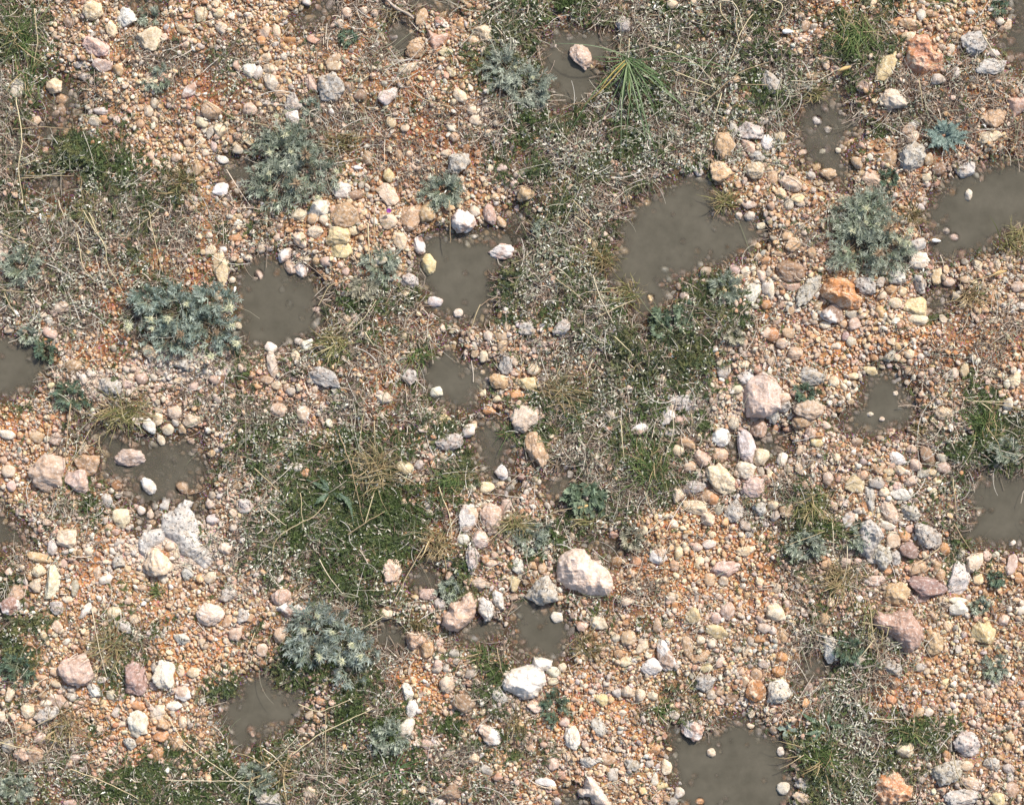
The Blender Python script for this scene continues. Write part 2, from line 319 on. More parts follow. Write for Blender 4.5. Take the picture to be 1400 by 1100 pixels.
# ------------------------------------------------------------------ stones seen in the photograph
# block (column,row): centre x y, length, width, tilt, colour letter - in quarter pixels from the block's corner
STONES = {
(0,0): "515 65 110 105 30 C;695 100 105 110 0 W;615 165 90 60 80 C;380 130 60 55 0 B;530 265 140 90 30 P;565 365 110 70 0 P;820 220 140 120 0 C;105 480 100 70 110 W;295 468 85 80 0 C;328 538 75 55 10 T;330 600 70 50 80 B;390 455 55 55 0 T;225 600 55 60 0 P;505 443 40 45 0 W;470 420 60 55 0 G;555 610 80 45 10 G;520 665 55 60 30 W;180 665 80 50 -30 T;575 655 60 40 10 O;848 565 60 45 90 W;815 610 50 60 0 C;845 655 40 40 0 C;770 680 45 50 0 T;1040 500 110 60 -50 P;1160 612 110 85 15 T;1105 670 75 50 40 C;1210 712 80 75 0 C;1152 725 80 40 -70 G;1100 770 50 45 0 C;1170 800 60 35 70 P;1205 1035 85 70 0 W;1270 1010 60 50 80 B;1210 868 75 45 10 W;1105 80 65 85 0 C;1200 78 55 50 0 C;1370 395 80 75 0 W;1215 160 60 70 0 C;1000 165 75 45 20 T;1370 600 80 70 0 P;965 930 45 40 0 C;910 905 45 40 0 C;855 885 45 40 0 C;965 865 55 45 0 P;965 962 40 30 0 W;895 975 60 40 70 G;770 925 50 45 0 C;1085 930 60 70 0 T;1025 785 40 40 0 C;1125 835 40 40 0 W;640 660 40 45 0 W;620 720 50 40 0 C;1265 95 40 35 0 W",
(1,0): "50 180 55 60 0 P;112 175 75 45 90 C;30 230 60 50 0 O;175 222 80 50 20 O;85 380 85 55 0 C;10 405 60 80 0 W;80 450 100 75 35 C;130 500 80 60 60 T;300 460 95 55 75 P;415 480 150 150 0 G;505 480 60 60 0 T;570 525 75 65 0 B;500 590 55 40 40 C;205 560 120 90 90 G;205 640 90 70 60 P;425 330 100 50 -35 T;430 370 85 55 -20 C;880 270 120 105 -40 T;905 95 95 60 -70 T;840 375 120 60 -20 C;1040 290 85 50 0 C;1240 180 115 80 20 C;1190 232 60 55 0 T;1240 280 60 40 -70 W;725 525 110 75 -40 W;1115 525 85 60 50 C;740 665 75 50 80 C;815 700 50 45 0 C;1180 600 60 50 90 C;1205 660 75 55 0 C;1260 595 50 35 60 C;1070 700 60 45 40 W;1085 750 55 50 0 T;780 850 65 45 80 T;835 840 45 40 0 C;845 915 50 35 90 T;610 865 80 60 70 T;725 960 75 60 90 Y;1110 895 120 110 0 G;1210 840 50 45 0 O;1040 840 60 45 0 C;1280 920 45 40 0 C;1345 920 70 50 0 P;470 1045 95 90 0 W;720 1065 130 100 30 C;545 1070 70 60 0 B;495 70 60 60 0 P;590 65 50 45 0 C;650 75 40 40 0 C;500 150 60 35 0 O;630 140 50 40 0 O;60 320 60 50 0 C;155 315 40 40 0 W",
(2,0): "380 310 140 100 60 P;440 355 35 40 0 Y;875 30 60 55 0 C;600 25 90 50 90 T;610 130 100 80 90 G;995 15 45 40 0 C;1160 795 140 115 80 T;1150 940 130 110 0 T;1210 700 80 50 80 G;1310 720 140 100 20 G;1290 800 90 60 30 P;1340 860 90 60 0 G;1325 935 110 90 0 P;1390 780 90 60 90 W;1408 450 140 90 50 G;75 1060 90 90 0 T;15 1010 45 45 0 P;30 955 45 40 0 C;60 945 35 35 0 C;1025 75 40 40 0 T;1230 435 60 40 0 T;785 945 50 45 0 P;1340 1035 40 40 0 C",
(3,0): "375 10 45 35 0 W;835 85 65 50 90 W;780 135 130 60 10 T;710 115 50 45 0 O;765 205 80 50 0 C;850 205 90 60 20 G;640 365 180 90 -60 Y;930 350 80 80 0 P;1105 68 45 40 0 W;1270 115 45 45 0 W;1315 120 80 60 90 C;1120 245 140 130 0 G;1210 370 170 85 -5 G;1235 295 60 50 0 G;1000 270 55 40 90 W;1230 645 120 115 0 T;1210 750 130 60 -10 C;920 440 80 60 0 G;310 340 85 45 80 C;235 420 70 50 0 T;680 550 140 110 20 C;510 465 70 80 0 P;270 655 60 50 0 G;330 705 50 40 0 G;300 825 35 32 0 G;385 822 32 30 0 W;455 778 75 50 0 T;450 840 75 60 90 C;490 890 70 60 70 T;665 860 110 65 75 T;790 860 145 150 0 G;875 870 70 50 90 T;930 925 75 65 0 B;790 755 80 60 -25 C;780 700 110 50 -30 P;570 980 110 90 0 P;865 970 55 45 0 W;1085 925 110 80 -25 W;120 1005 120 75 20 C;70 1060 65 50 30 C;165 1090 80 60 0 Y;20 970 80 60 90 T;190 830 60 45 0 P;270 915 60 45 -50 T;1100 1065 60 40 90 W;60 750 60 50 0 C;890 75 90 45 20 T;330 950 90 60 0 T",
(0,1): "1210 370 190 80 85 Y;1150 275 70 50 -50 C;340 580 85 65 10 P;205 565 45 42 0 P;265 650 45 40 0 W;150 565 40 40 0 P;235 620 40 35 0 C;295 612 40 35 0 P;275 720 80 60 20 P;45 702 50 40 0 P;815 820 100 65 30 C;20 270 110 60 100 P;140 440 60 50 0 T;480 765 35 30 0 W;700 215 40 35 0 O;600 1010 130 100 0 G;505 940 60 40 0 W;1000 895 90 60 0 G;775 970 70 60 0 P;700 1000 60 50 0 P;880 935 50 40 0 P;1180 975 60 50 0 P;1240 830 45 35 -50 P;1270 430 35 35 0 W;1355 310 45 35 0 C;1300 680 40 40 0 W;375 830 50 40 0 P;1060 1010 50 50 0 P;860 1020 45 45 0 P;975 985 60 40 0 C;1145 185 35 30 0 C;1290 200 80 40 0 O;55 195 30 30 0 W;400 905 90 70 -30 T",
(1,1): "350 40 100 90 0 W;490 80 150 130 0 T;725 115 95 80 0 C;850 90 150 110 -50 T;935 60 100 90 90 T;1135 110 130 120 0 P;1195 52 65 50 60 C;1278 75 110 65 80 P;1340 115 70 45 60 T;1360 20 50 45 0 O;455 195 130 110 0 Y;465 270 120 80 0 Y;540 165 60 50 0 C;328 172 85 65 0 C;245 215 95 70 70 C;375 105 50 55 0 C;315 100 60 55 0 T;240 75 90 60 0 C;115 195 40 45 0 P;35 255 50 60 0 C;790 220 95 70 80 C;890 235 110 60 70 R;945 345 110 80 80 Y;835 435 110 80 20 G;160 290 100 60 -50 P;185 355 90 60 60 P;245 370 90 60 60 P;15 400 70 45 60 P;385 330 60 50 0 P;275 315 40 40 0 W;490 385 50 45 0 P;465 350 38 35 0 C;980 550 80 55 0 W;1105 610 50 45 0 W;330 590 60 30 0 P;1340 275 130 80 0 P;540 630 50 45 90 P;500 640 55 45 90 C;80 800 65 55 40 W;232 768 45 40 0 W;280 785 75 60 -60 W;90 895 140 55 80 C;215 845 60 50 90 C;375 960 180 100 10 G;435 1050 90 50 90 G;835 955 90 90 0 G;605 900 32 30 0 C;660 895 32 32 0 C;985 1040 70 65 0 W;680 1050 40 35 0 W;1000 760 80 50 60 C;1040 785 38 35 0 C;1000 825 60 45 0 Y;1270 740 60 50 90 G;1115 810 50 45 0 P;1150 850 50 45 90 C;1195 835 40 45 0 T;1245 850 60 45 90 C;1290 890 50 40 90 G;1345 740 80 50 0 T;1345 790 70 50 -70 T;1370 895 100 80 90 G;1330 985 110 80 10 T;1255 1065 80 70 90 C;1375 685 45 50 0 C;1320 1080 50 40 0 C;1240 935 30 30 0 C;825 505 40 35 0 C;820 890 35 30 0 T;190 1040 60 50 0 G;60 980 70 50 0 T;110 1010 60 50 0 C;700 1075 90 60 0 C;1085 760 45 40 90 C;1020 690 45 30 80 C",
(2,1): "20 30 60 60 0 P;15 270 70 60 0 G;80 695 90 75 0 G;270 690 100 90 90 G;120 920 70 65 0 C;85 1000 110 70 0 Y;15 870 60 50 90 C;30 1060 70 50 0 O;415 215 32 30 0 Y;450 240 40 35 90 Y;500 180 42 36 0 W;1315 500 110 90 -40 W;1220 380 60 60 0 P;1278 390 60 55 90 W;1240 420 45 40 0 C;1215 470 60 50 0 C;1385 565 60 50 0 O;1360 250 70 60 0 T;1350 305 50 40 0 T;1300 80 60 50 0 W;1295 20 80 45 0 P;1365 135 50 35 0 W;1240 80 40 40 0 W;1360 410 60 45 90 P;1275 960 90 80 0 W;1160 940 70 60 0 G;1270 890 60 40 0 C;1230 1030 60 50 0 W;930 1085 140 60 0 G;825 975 35 35 0 W;655 848 28 28 0 W;760 525 50 40 90 Y;1390 720 60 50 90 P;1385 480 70 50 90 G",
(3,1): "110 20 60 55 90 W;175 10 60 45 0 C;100 190 60 65 0 T;130 240 80 75 0 T;115 385 170 110 5 B;125 470 100 50 -10 P;235 285 50 60 0 T;215 490 200 85 -55 G;525 465 120 95 15 G;345 610 125 105 10 R;450 620 70 45 0 G;470 670 75 60 -40 P;405 670 50 48 0 T;310 678 60 40 0 C;120 600 55 40 90 T;265 720 60 25 40 C;705 410 110 100 -45 W;612 445 60 60 0 G;825 325 110 90 0 W;815 240 90 70 0 W;825 450 110 80 75 G;925 412 85 60 90 Y;670 485 60 55 0 T;730 495 45 50 0 C;620 515 55 50 0 C;690 560 70 60 0 C;800 575 130 100 0 Y;815 650 110 60 0 C;10 480 110 45 90 W;5 385 60 40 90 W;20 730 70 70 0 O;75 780 65 55 0 P;110 720 70 60 0 T;145 835 80 70 0 P;20 800 35 35 0 C;450 770 55 55 0 W;370 795 60 40 0 W;420 740 50 45 90 R;535 790 40 40 0 C;665 840 75 70 0 G;705 855 40 40 0 C;770 835 55 50 0 C;830 850 40 35 0 W;668 770 50 40 0 C;790 770 45 35 90 C;775 920 60 60 0 T;560 925 85 50 20 Y;460 955 60 40 0 C;235 955 150 100 0 G;355 985 60 60 0 C;470 1035 45 45 0 W;1010 940 60 55 90 P;1070 930 80 50 80 Y;965 955 40 35 90 W;1150 355 75 50 70 C;990 440 70 50 0 P;1075 430 60 40 0 T;1230 650 70 40 0 C;960 645 60 40 50 C;1365 470 80 60 0 P;1340 970 80 60 90 C;1300 1000 50 40 90 W;1110 855 40 35 0 W;80 1075 80 60 0 P;1025 195 60 40 0 P;980 160 45 40 0 G;700 1050 28 25 0 W;180 140 40 40 0 W;65 290 60 30 0 T;830 35 50 45 0 G",
(0,2): "265 385 200 190 -10 P;480 345 130 115 0 T;420 430 120 120 0 P;708 300 160 90 0 P;812 455 100 65 60 W;990 465 70 65 0 T;895 560 80 60 90 G;865 870 145 140 0 C;585 540 80 65 90 G;665 635 100 90 90 C;820 610 50 40 90 W;840 658 50 45 0 T;600 680 45 38 0 T;770 590 50 45 90 W;740 575 38 35 0 P;225 850 150 50 10 T;375 735 110 110 -60 C;290 790 80 50 90 W;215 920 75 75 0 C;290 975 180 85 100 W;195 995 80 65 90 C;90 1050 130 80 -55 T;200 190 72 65 0 T;267 165 45 40 0 O;305 198 75 70 0 P;45 375 75 65 0 C;92 420 32 32 0 W;60 455 60 50 90 P;40 175 90 50 20 W;820 130 90 65 60 W;865 90 70 50 90 C;915 148 65 60 0 C;995 140 60 45 90 T;1050 100 100 70 0 C;955 55 80 70 0 C;955 185 50 50 0 G;878 205 60 40 60 W;1045 205 50 50 0 P;1185 335 60 55 0 C;1155 280 50 40 0 T;1150 555 55 50 20 W;1165 640 70 60 0 G;1280 680 45 40 90 W;1230 790 80 75 0 C;1250 1050 90 70 0 G;1345 565 85 80 0 G;1280 605 45 45 0 C;1025 930 85 70 90 G;1150 955 75 60 -30 C;890 965 60 50 0 W;650 860 80 65 90 G;535 930 90 45 90 P;580 965 80 50 -25 W;415 1010 90 45 90 G;375 1075 60 40 0 C;490 810 50 50 0 C;930 785 50 45 0 C;960 830 60 30 90 C;695 910 45 40 0 C;780 1010 60 35 0 T;1300 450 50 50 0 T",
(1,2): "120 40 95 80 0 P;260 60 90 80 90 P;1055 220 150 100 -15 G;810 355 95 70 20 C;215 355 80 60 0 W;265 385 50 50 0 O;920 145 60 40 0 C;1120 65 60 60 0 C;1160 155 70 70 0 W;1190 125 50 35 90 C;1155 240 45 45 0 P;1030 85 70 45 0 Y;1340 380 90 70 90 W;1340 440 40 35 0 Y;1160 630 150 100 -70 P;1285 625 140 110 90 P;1340 600 70 50 90 R;1135 745 70 60 0 W;1225 750 90 90 0 C;1190 860 150 80 90 G;1255 855 50 45 90 O;1290 875 70 45 0 P;745 915 130 95 90 C;140 1060 100 80 0 P;1220 990 80 70 0 P;1165 975 40 40 0 T;940 1050 100 60 0 P;1265 465 75 60 0 C;1180 470 45 45 0 W;1250 550 60 35 0 W;915 655 60 35 40 G;940 560 40 35 0 W;945 600 50 40 0 W;815 720 38 35 0 O;655 80 35 35 0 O;895 340 60 50 0 G;1370 560 60 60 0 P;1275 45 70 45 0 O",
(2,2): "65 85 150 130 -50 C;135 260 190 110 80 T;155 70 60 60 0 P;160 1025 170 150 0 G;30 895 90 70 90 W;10 990 80 70 90 Y;60 1040 80 70 90 G;110 890 50 40 0 T;165 905 60 45 90 T;20 440 60 40 0 C;75 445 40 40 0 P;145 435 32 30 0 W;700 140 110 70 0 P;850 75 100 80 90 W;940 25 140 50 0 G;940 95 100 50 0 P;870 165 70 60 0 G;950 220 110 70 20 T;905 260 60 60 0 C;1040 305 90 90 0 P;1145 190 100 95 0 W;1135 290 90 80 0 P;1280 240 190 95 75 W;1280 370 110 90 0 W;1140 420 180 115 50 C;1325 465 140 110 10 P;1360 300 90 90 0 C;1350 145 90 90 0 P;1210 110 70 60 90 C;1215 590 130 100 100 G;1350 580 80 80 0 G;1000 565 140 90 30 C;1000 460 130 70 -10 G;905 500 90 70 90 C;1060 510 80 60 0 T;1070 635 75 70 0 C;1275 670 70 50 20 G;1385 655 50 40 90 G;1130 585 60 50 90 G;970 350 75 60 0 P;1035 390 60 45 0 C;885 660 50 40 0 C;910 820 80 45 90 Y;1080 775 75 50 0 W;1010 790 60 50 0 P;1280 810 100 60 0 C;1165 910 160 90 -20 P;1155 975 55 50 0 W;1080 970 70 60 90 T;800 840 100 80 0 P;680 870 60 60 0 O;885 890 60 50 90 T;950 800 40 40 0 C;630 1085 80 50 0 C;1355 980 45 45 0 C;1365 740 45 40 90 C;1300 720 45 42 0 G;1010 1060 70 30 90 G;540 70 60 50 0 G;560 340 38 35 0 W;1360 385 60 40 90 G;1060 860 40 40 0 C;1000 1020 40 30 0 C;1235 1060 40 40 0 C;1100 530 60 60 0 O",
(3,2): "185 105 115 70 0 T;215 40 170 110 0 P;25 60 110 70 90 G;85 20 80 70 0 G;48 135 65 55 0 O;115 250 80 55 -70 T;265 220 70 45 0 Y;78 310 75 52 -70 W;230 170 60 60 0 P;320 130 60 55 0 C;680 175 80 50 -70 C;700 305 100 60 30 W;955 60 90 70 0 C;905 95 40 40 0 C;865 295 120 70 70 B;945 305 60 50 0 G;960 355 80 60 0 P;845 385 60 50 0 G;800 340 70 60 60 P;780 255 60 45 0 P;595 360 80 60 0 T;650 380 60 45 0 C;715 370 60 55 0 C;650 418 60 35 0 C;590 440 80 60 0 G;630 485 55 50 0 C;470 450 115 100 -40 Y;325 415 70 55 90 C;555 535 150 60 85 G;660 595 140 70 60 C;715 500 110 65 5 W;780 430 75 50 -45 C;775 595 115 80 40 G;700 455 50 45 0 P;655 670 80 50 10 W;620 850 140 110 80 G;575 860 70 40 0 G;695 850 80 65 90 G;682 750 90 75 90 C;740 725 75 65 0 O;775 690 60 45 0 P;770 810 100 90 0 R;875 725 170 115 60 G;965 800 70 60 90 O;820 905 120 75 -15 T;925 900 70 50 90 T;945 940 70 50 90 T;870 1010 220 110 10 R;1040 970 190 110 -75 W;1125 870 120 85 -50 C;700 1045 140 120 0 T;585 975 120 60 -10 P;830 1070 110 50 0 R;1035 1085 110 40 0 W;440 635 100 70 100 P;395 590 40 35 90 C;355 565 50 45 0 C;100 590 80 80 0 T;25 560 60 50 0 C;35 620 60 50 90 G;325 880 70 55 0 T;920 430 45 40 0 C;895 380 45 40 0 Y;900 490 50 40 90 C;1330 890 120 60 -70 P;1150 965 60 60 0 Y;1200 840 55 50 90 P;1245 830 45 35 0 W;1340 768 40 25 -20 W;1370 960 60 50 90 O;45 1015 55 50 90 C;170 970 50 50 0 T;230 1045 45 40 0 C;310 845 55 30 0 O;370 300 50 45 90 C;275 180 45 30 0 O;560 65 40 25 0 W;625 90 30 25 0 W;510 395 60 50 0 T;490 870 45 40 0 P;655 925 40 38 0 O;1110 395 60 45 0 G",
(0,3): "60 10 110 100 0 R;320 20 80 70 0 G;475 30 90 45 -50 W;630 45 75 65 0 C;685 120 90 60 30 G;745 80 60 50 0 C;1155 55 145 115 0 C;1245 95 80 50 -45 T;1325 65 80 70 90 G;1365 80 60 50 0 T;1290 160 75 75 0 P;1000 187 90 65 20 W;890 165 40 35 0 W;745 170 50 40 90 C;420 355 190 165 0 P;745 400 180 120 85 R;905 380 150 125 90 W;855 355 80 50 90 G;820 395 45 40 90 T;990 360 70 40 80 C;1060 370 70 55 0 C;305 370 55 50 0 T;310 435 60 50 0 W;490 265 55 40 0 T;520 470 100 60 50 W;610 495 55 50 90 W;672 510 60 35 -70 G;325 530 110 75 10 P;160 582 80 75 90 C;265 600 130 80 -25 G;215 565 40 40 0 T;255 540 60 40 0 W;400 505 55 50 0 G;395 465 45 40 0 G;240 495 50 50 0 T;235 405 70 40 0 T;1000 485 90 80 0 P;955 560 85 60 0 W;870 590 90 70 -40 C;755 555 85 55 0 O;760 650 140 105 90 W;890 655 75 75 -20 T;1000 645 60 45 90 C;840 445 50 50 0 P;540 685 45 45 0 C;640 590 60 45 -50 W;880 720 90 60 0 O;715 765 75 70 0 G;965 770 90 70 90 T;860 820 80 70 90 O;195 850 55 40 90 W;200 820 100 90 90 T;225 730 60 60 0 P;150 680 60 60 0 T;120 820 80 70 0 P;50 770 80 60 90 G;10 615 60 50 90 W;410 840 65 50 0 P;400 1085 100 40 0 P;180 640 40 40 0 C;1105 205 40 38 0 C;1240 200 38 35 0 C;1130 400 32 30 0 W;960 860 70 45 0 P;1015 545 40 35 0 C;670 655 50 35 0 C;770 740 60 50 90 O;320 120 70 60 90 C",
(1,3): "165 35 100 90 0 R;275 60 150 90 20 P;140 165 85 75 90 P;1005 0 70 60 0 G;880 200 115 105 0 T;935 250 90 80 90 T;990 135 50 50 0 O;1045 440 100 80 90 C;1135 540 120 100 0 B;830 480 100 60 75 W;855 570 100 65 -70 W;825 670 120 80 -50 W;890 750 60 30 80 W;1075 270 70 50 0 G;1040 350 45 35 90 G;995 325 50 50 0 P;990 360 60 40 0 G;1280 710 140 90 40 P;1060 810 80 40 -40 C;1260 910 80 50 40 G;1190 840 60 45 0 C;300 1025 90 70 0 C;355 1020 50 30 90 C;70 1060 150 90 0 G;480 970 60 60 0 B;800 1025 45 35 0 Y;820 1085 40 40 0 W;1000 1085 90 50 0 W;910 1015 50 40 0 C;1330 500 110 70 40 G;1380 440 70 60 90 G;1105 970 50 40 0 C;990 995 28 25 0 W;1040 930 50 40 0 P;710 55 80 60 0 C;940 760 70 60 0 P;1370 385 60 40 0 W;1180 380 70 50 0 G;1060 1035 110 100 0 B",
(2,3): "225 375 75 60 10 W;125 560 85 60 20 P;225 425 55 40 0 W;245 75 65 60 0 W;475 105 100 70 15 C;385 125 60 50 0 P;570 185 60 60 0 W;635 185 80 80 0 T;715 205 50 45 0 C;710 235 90 50 -40 C;835 280 170 100 60 P;765 340 120 90 0 W;620 315 65 50 0 C;495 525 85 65 20 Y;570 485 50 50 0 G;635 475 80 65 0 C;700 495 70 60 90 C;765 505 60 50 0 W;515 435 40 35 0 W;470 670 100 70 50 G;330 735 130 85 85 W;415 860 90 60 20 G;525 855 80 55 0 T;655 880 85 60 20 G;550 935 80 60 90 G;750 870 50 45 0 G;845 890 85 60 90 C;780 960 75 40 90 W;185 970 110 55 10 P;220 870 85 70 90 P;985 60 85 80 90 Y;1175 40 100 80 90 P;1115 75 60 60 0 P;1115 150 120 70 15 Y;1090 210 55 50 90 C;955 235 120 65 80 T;1060 345 80 50 -15 Y;1030 290 110 45 -30 T;795 115 80 50 90 T;1030 195 50 50 0 C;985 690 115 110 0 P;1090 815 45 45 0 W;1060 430 110 100 0 G;1090 495 60 50 0 G;1135 470 70 50 90 T;1200 510 80 65 0 B;1330 470 120 110 90 O;1335 385 70 60 90 T;1270 255 70 40 -70 C;1375 130 70 60 0 G;1355 190 60 40 0 O;1245 25 42 40 0 T;1310 600 50 40 90 C;1310 670 50 40 0 C;915 1035 60 60 0 W;1030 1085 70 35 0 O;300 835 50 45 90 C;400 770 45 40 90 C;435 800 32 30 0 C;460 755 32 30 0 C;580 790 45 40 0 G;315 320 80 70 90 T;275 350 50 45 90 C;820 1000 60 45 0 Y;860 795 45 30 0 Y;605 595 50 35 0 W;885 605 60 50 0 G;285 645 60 50 0 P",
(3,3): "40 45 100 90 0 C;75 175 90 60 90 T;20 140 50 50 0 W;195 45 60 35 50 W;345 240 150 90 75 W;305 85 70 60 90 T;910 215 120 100 90 T;1040 20 100 80 0 W;1175 150 130 125 0 Y;680 355 110 85 60 G;690 440 60 50 0 B;825 350 65 50 0 G;865 368 40 35 0 W;60 480 140 125 90 W;75 290 60 50 0 O;55 365 70 60 0 O;1205 490 60 45 90 C;1160 455 40 35 0 C;1155 530 60 40 0 T;1190 572 45 35 0 T;1110 590 45 35 90 C;875 590 50 50 0 W;820 590 55 50 0 T;985 580 45 40 90 W;965 640 40 35 0 C;740 795 100 85 0 C;1090 765 150 130 30 G;980 920 160 130 0 G;1080 885 80 55 0 C;1115 980 140 70 15 P;1050 1055 180 90 0 G;1240 1065 90 80 0 Y;1220 870 90 70 20 G;1310 895 80 50 15 G;1330 1010 80 70 90 P;1320 950 60 40 90 G;835 955 45 45 0 G;85 1010 70 65 0 W;190 1060 110 60 20 C;190 990 90 60 0 G;1300 780 45 45 0 T;1065 435 45 35 0 C;670 520 50 50 0 O;1375 495 45 45 0 T;1325 490 38 35 0 T;495 310 70 60 90 W;70 810 50 40 90 W;1290 90 60 60 0 P",
}
PAL = {'W': (240,231,217), 'C': (232,212,184), 'T': (206,176,142), 'O': (206,156,112), 'P': (216,190,172), 'G': (198,188,176),
       'Y': (224,204,162), 'R': (176,146,134), 'B': (162,134,110)}
WORDS = {'W': 'white', 'C': 'cream', 'T': 'tan', 'O': 'orange', 'P': 'pinkish', 'G': 'pale grey', 'Y': 'yellowish', 'R': 'mauve', 'B': 'brown'}
stones = []
for (bi, bj), txt in STONES.items():
    for s in txt.split(';'):
        f = s.split(); x, y, w, h, a = map(float, f[:5])
        stones.append([bi * 350 + x / 4, bj * 275 + y / 4, w / 4 * 1.07, h / 4 * 1.07, a, f[5]])
# rocks with an outline of their own: (points px, colour, style, height m, label)
def q(ox, oy, k, pts): return [(ox + x / k, oy + y / k) for x, y in pts]
OUT = [
 (q(740,730,11,[(230,400),(330,260),(470,215),(640,225),(780,390),(900,390),(920,460),(1040,580),(1095,700),(1080,850),(1000,950),(850,930),(650,920),(540,860),(400,820),(230,700),(225,560)]), (234,214,200), 'plain', .085, "biggest rock, smooth pale pink with a hollow on top, above a puddle"),
 (q(1100,360,11,[(220,380),(330,240),(480,200),(620,220),(740,310),(750,440),(860,530),(850,650),(790,710),(640,690),(520,670),(380,590),(230,500)]), (212,152,100), 'rusty', .075, "bright orange rock resting on a mauve stone below the right silver shrub"),
 (q(1180,810,11,[(120,350),(200,265),(340,310),(700,230),(770,380),(870,500),(900,680),(830,810),(720,870),(640,930),(590,880),(540,760),(380,640),(220,550),(130,470)]), (188,158,144), 'plain', .07, "large angular mauve rock with a white right edge at lower right"),
 (q(170,660,7.86,[(640,170),(740,210),(700,260),(780,400),(830,600),(960,780),(950,900),(850,930),(720,830),(600,780),(520,640),(440,580),(420,640),(290,710),(230,850),(150,740),(130,640),(190,540),(380,480),(400,340),(480,320),(560,260)]), (226,220,212), 'pitted', .04, "large white lichen-crusted rock with dark pits below the murky left puddle"),
 (q(590,790,11,[(500,220),(560,195),(640,220),(700,330),(670,480),(660,560),(560,690),(400,810),(250,790),(160,700),(160,560),(250,480),(240,400),(320,330),(420,340)]), (220,192,172), 'plain', .075, "knobbly pink boulder left of the white pitted rock and small pool"),
 (q(590,790,11,[(700,260),(790,250),(900,330),(960,480),(880,660),(800,650),(700,500)]), (228,220,208), 'pitted', .06, "white pitted rock touching the right side of the pink boulder"),
 (q(590,790,11,[(870,200),(960,130),(1080,240),(1100,400),(1090,480),(1000,470),(900,330)]), (232,222,208), 'pitted', .05, "white craggy rock up and right of the white pitted rock"),
 (q(1050,0,4,[(745,300),(760,230),(800,190),(870,190),(900,270),(960,310),(950,390),(900,400),(830,430),(760,400),(735,360)]), (206,150,120), 'rusty', .07, "large rust-red and cream rock near the top right corner"),
 (q(1050,825,4,[(580,980),(600,930),(680,900),(730,930),(760,980),(800,990),(790,1050),(760,1080),(700,1110),(600,1100),(570,1040)]), (208,152,112), 'rusty', .07, "rust-orange and cream rock at the bottom edge, lower right"),
 (q(700,825,4,[(-60,420),(-20,360),(40,350),(110,330),(120,290),(220,310),(220,350),(180,370),(190,430),(150,480),(140,510),(60,530),(0,490),(-50,470)]), (246,238,228), 'plain', .075, "brightest white chunky rock below the puddle of the biggest rock"),
 (q(700,825,4,[(400,930),(440,940),(500,1020),(570,1120),(510,1120),(440,1100),(430,1060),(370,1060),(350,1030),(390,1000)]), (230,214,200), 'plain', .055, "white branching rock like a bone at the bottom edge"),
 (q(1050,550,4,[(500,650),(560,630),(610,680),(640,730),(600,780),(560,860),(500,840),(480,780),(490,700)]), (198,192,184), 'pitted', .07, "big grey rock beside blue-green grass in the lower right"),
 ([(1018,520),(1030,512),(1042,505),(1055,508),(1068,530),(1068,560),(1045,572),(1020,570),(1018,548)], (222,200,188), 'plain', .07, "big upright grey-pink rock right of the green plants"),
 (q(350,0,4,[(930,160),(1000,190),(1060,170),(1065,210),(1000,270),(975,315),(950,240)]), (208,170,150), 'plain', .035, "pink triangular flat stone pointing down near the driftwood twig"),
 (q(1050,0,4,[(1290,540),(1400,535),(1420,600),(1350,640),(1330,690),(1310,600)]), (210,176,158), 'plain', .035, "pink triangular flat stone at the right edge, upper part"),
]
drop = []
for s in stones:
    for pts, *_ in OUT:
        sd = poly_sd(pts, np.array([s[0]]), np.array([s[1]]))[0]
        if sd < -2 and s[2] > 9 and not (s[5] == 'C' and abs(s[0] - 216) < 3 and abs(s[1] - 767) < 3): drop.append(id(s)); break
stones = [s for s in stones if id(s) not in drop]

LAND = [(920,320,"the largest puddle"),(385,415,"the round left puddle"),(635,380,"the green-shored puddle"),(620,515,"the pebble-ringed puddle"),(785,95,"the one-rock puddle"),
 (857,80,"the long-leaved plant"),(1130,185,"the drowned-stones puddle"),(1345,290,"the shell puddle"),(1400,50,"the top right puddle"),(15,500,"the left-edge puddle"),(215,640,"the two-stone puddle"),
 (355,970,"the lower left puddle"),(740,860,"the puddle below the biggest rock"),(1005,1050,"the bottom puddle"),(1370,700,"the big lower right puddle"),(1212,545,"the small right-hand puddle"),
 (680,620,"the narrow central puddle"),(395,225,"the upper left silver shrub"),(1185,320,"the right silver shrub"),(255,430,"the white-tipped shrub"),(452,880,"the lower silver shrub"),
 (1150,398,"the orange rock"),(1262,80,"the top rusty rock"),(1222,1075,"the bottom rusty rock"),(800,782,"the biggest rock"),(235,725,"the white lichen rock"),(1235,860,"the angular mauve rock"),
 (722,930,"the brightest white rock"),(1190,738,"the big grey rock"),(630,830,"the pink boulder"),(1043,540,"the upright rock"),(1290,187,"the star-shaped blue thistle"),(165,565,"the arching yellow tuft"),
 (110,205,"the left green cushion"),(460,690,"the big green patch"),(815,680,"the teal broad-leaved plant"),(545,15,"the driftwood twig"),(605,260,"the small grey shrub"),(1130,990,"the toothed-leaf plant"),
 (30,365,"the round sage clump"),(1170,50,"the tall green bush"),(30,1075,"the bottom left sage plant"),(1385,335,"the right-edge grass tuft"),(990,275,"the yellow tuft in the puddle"),
 (1110,700,"the spreading right tuft"),(155,880,"the dry left tuft"),(725,735,"the small silver clump"),(540,1050,"the long-leaved bottom plant"),(1245,995,"the bright green cushion")]
LX = np.array([l[0] for l in LAND]); LY = np.array([l[1] for l in LAND])
USED = {}
DIRS = ['right of', 'below and right of', 'below', 'below and left of', 'left of', 'above and left of', 'above', 'above and right of']
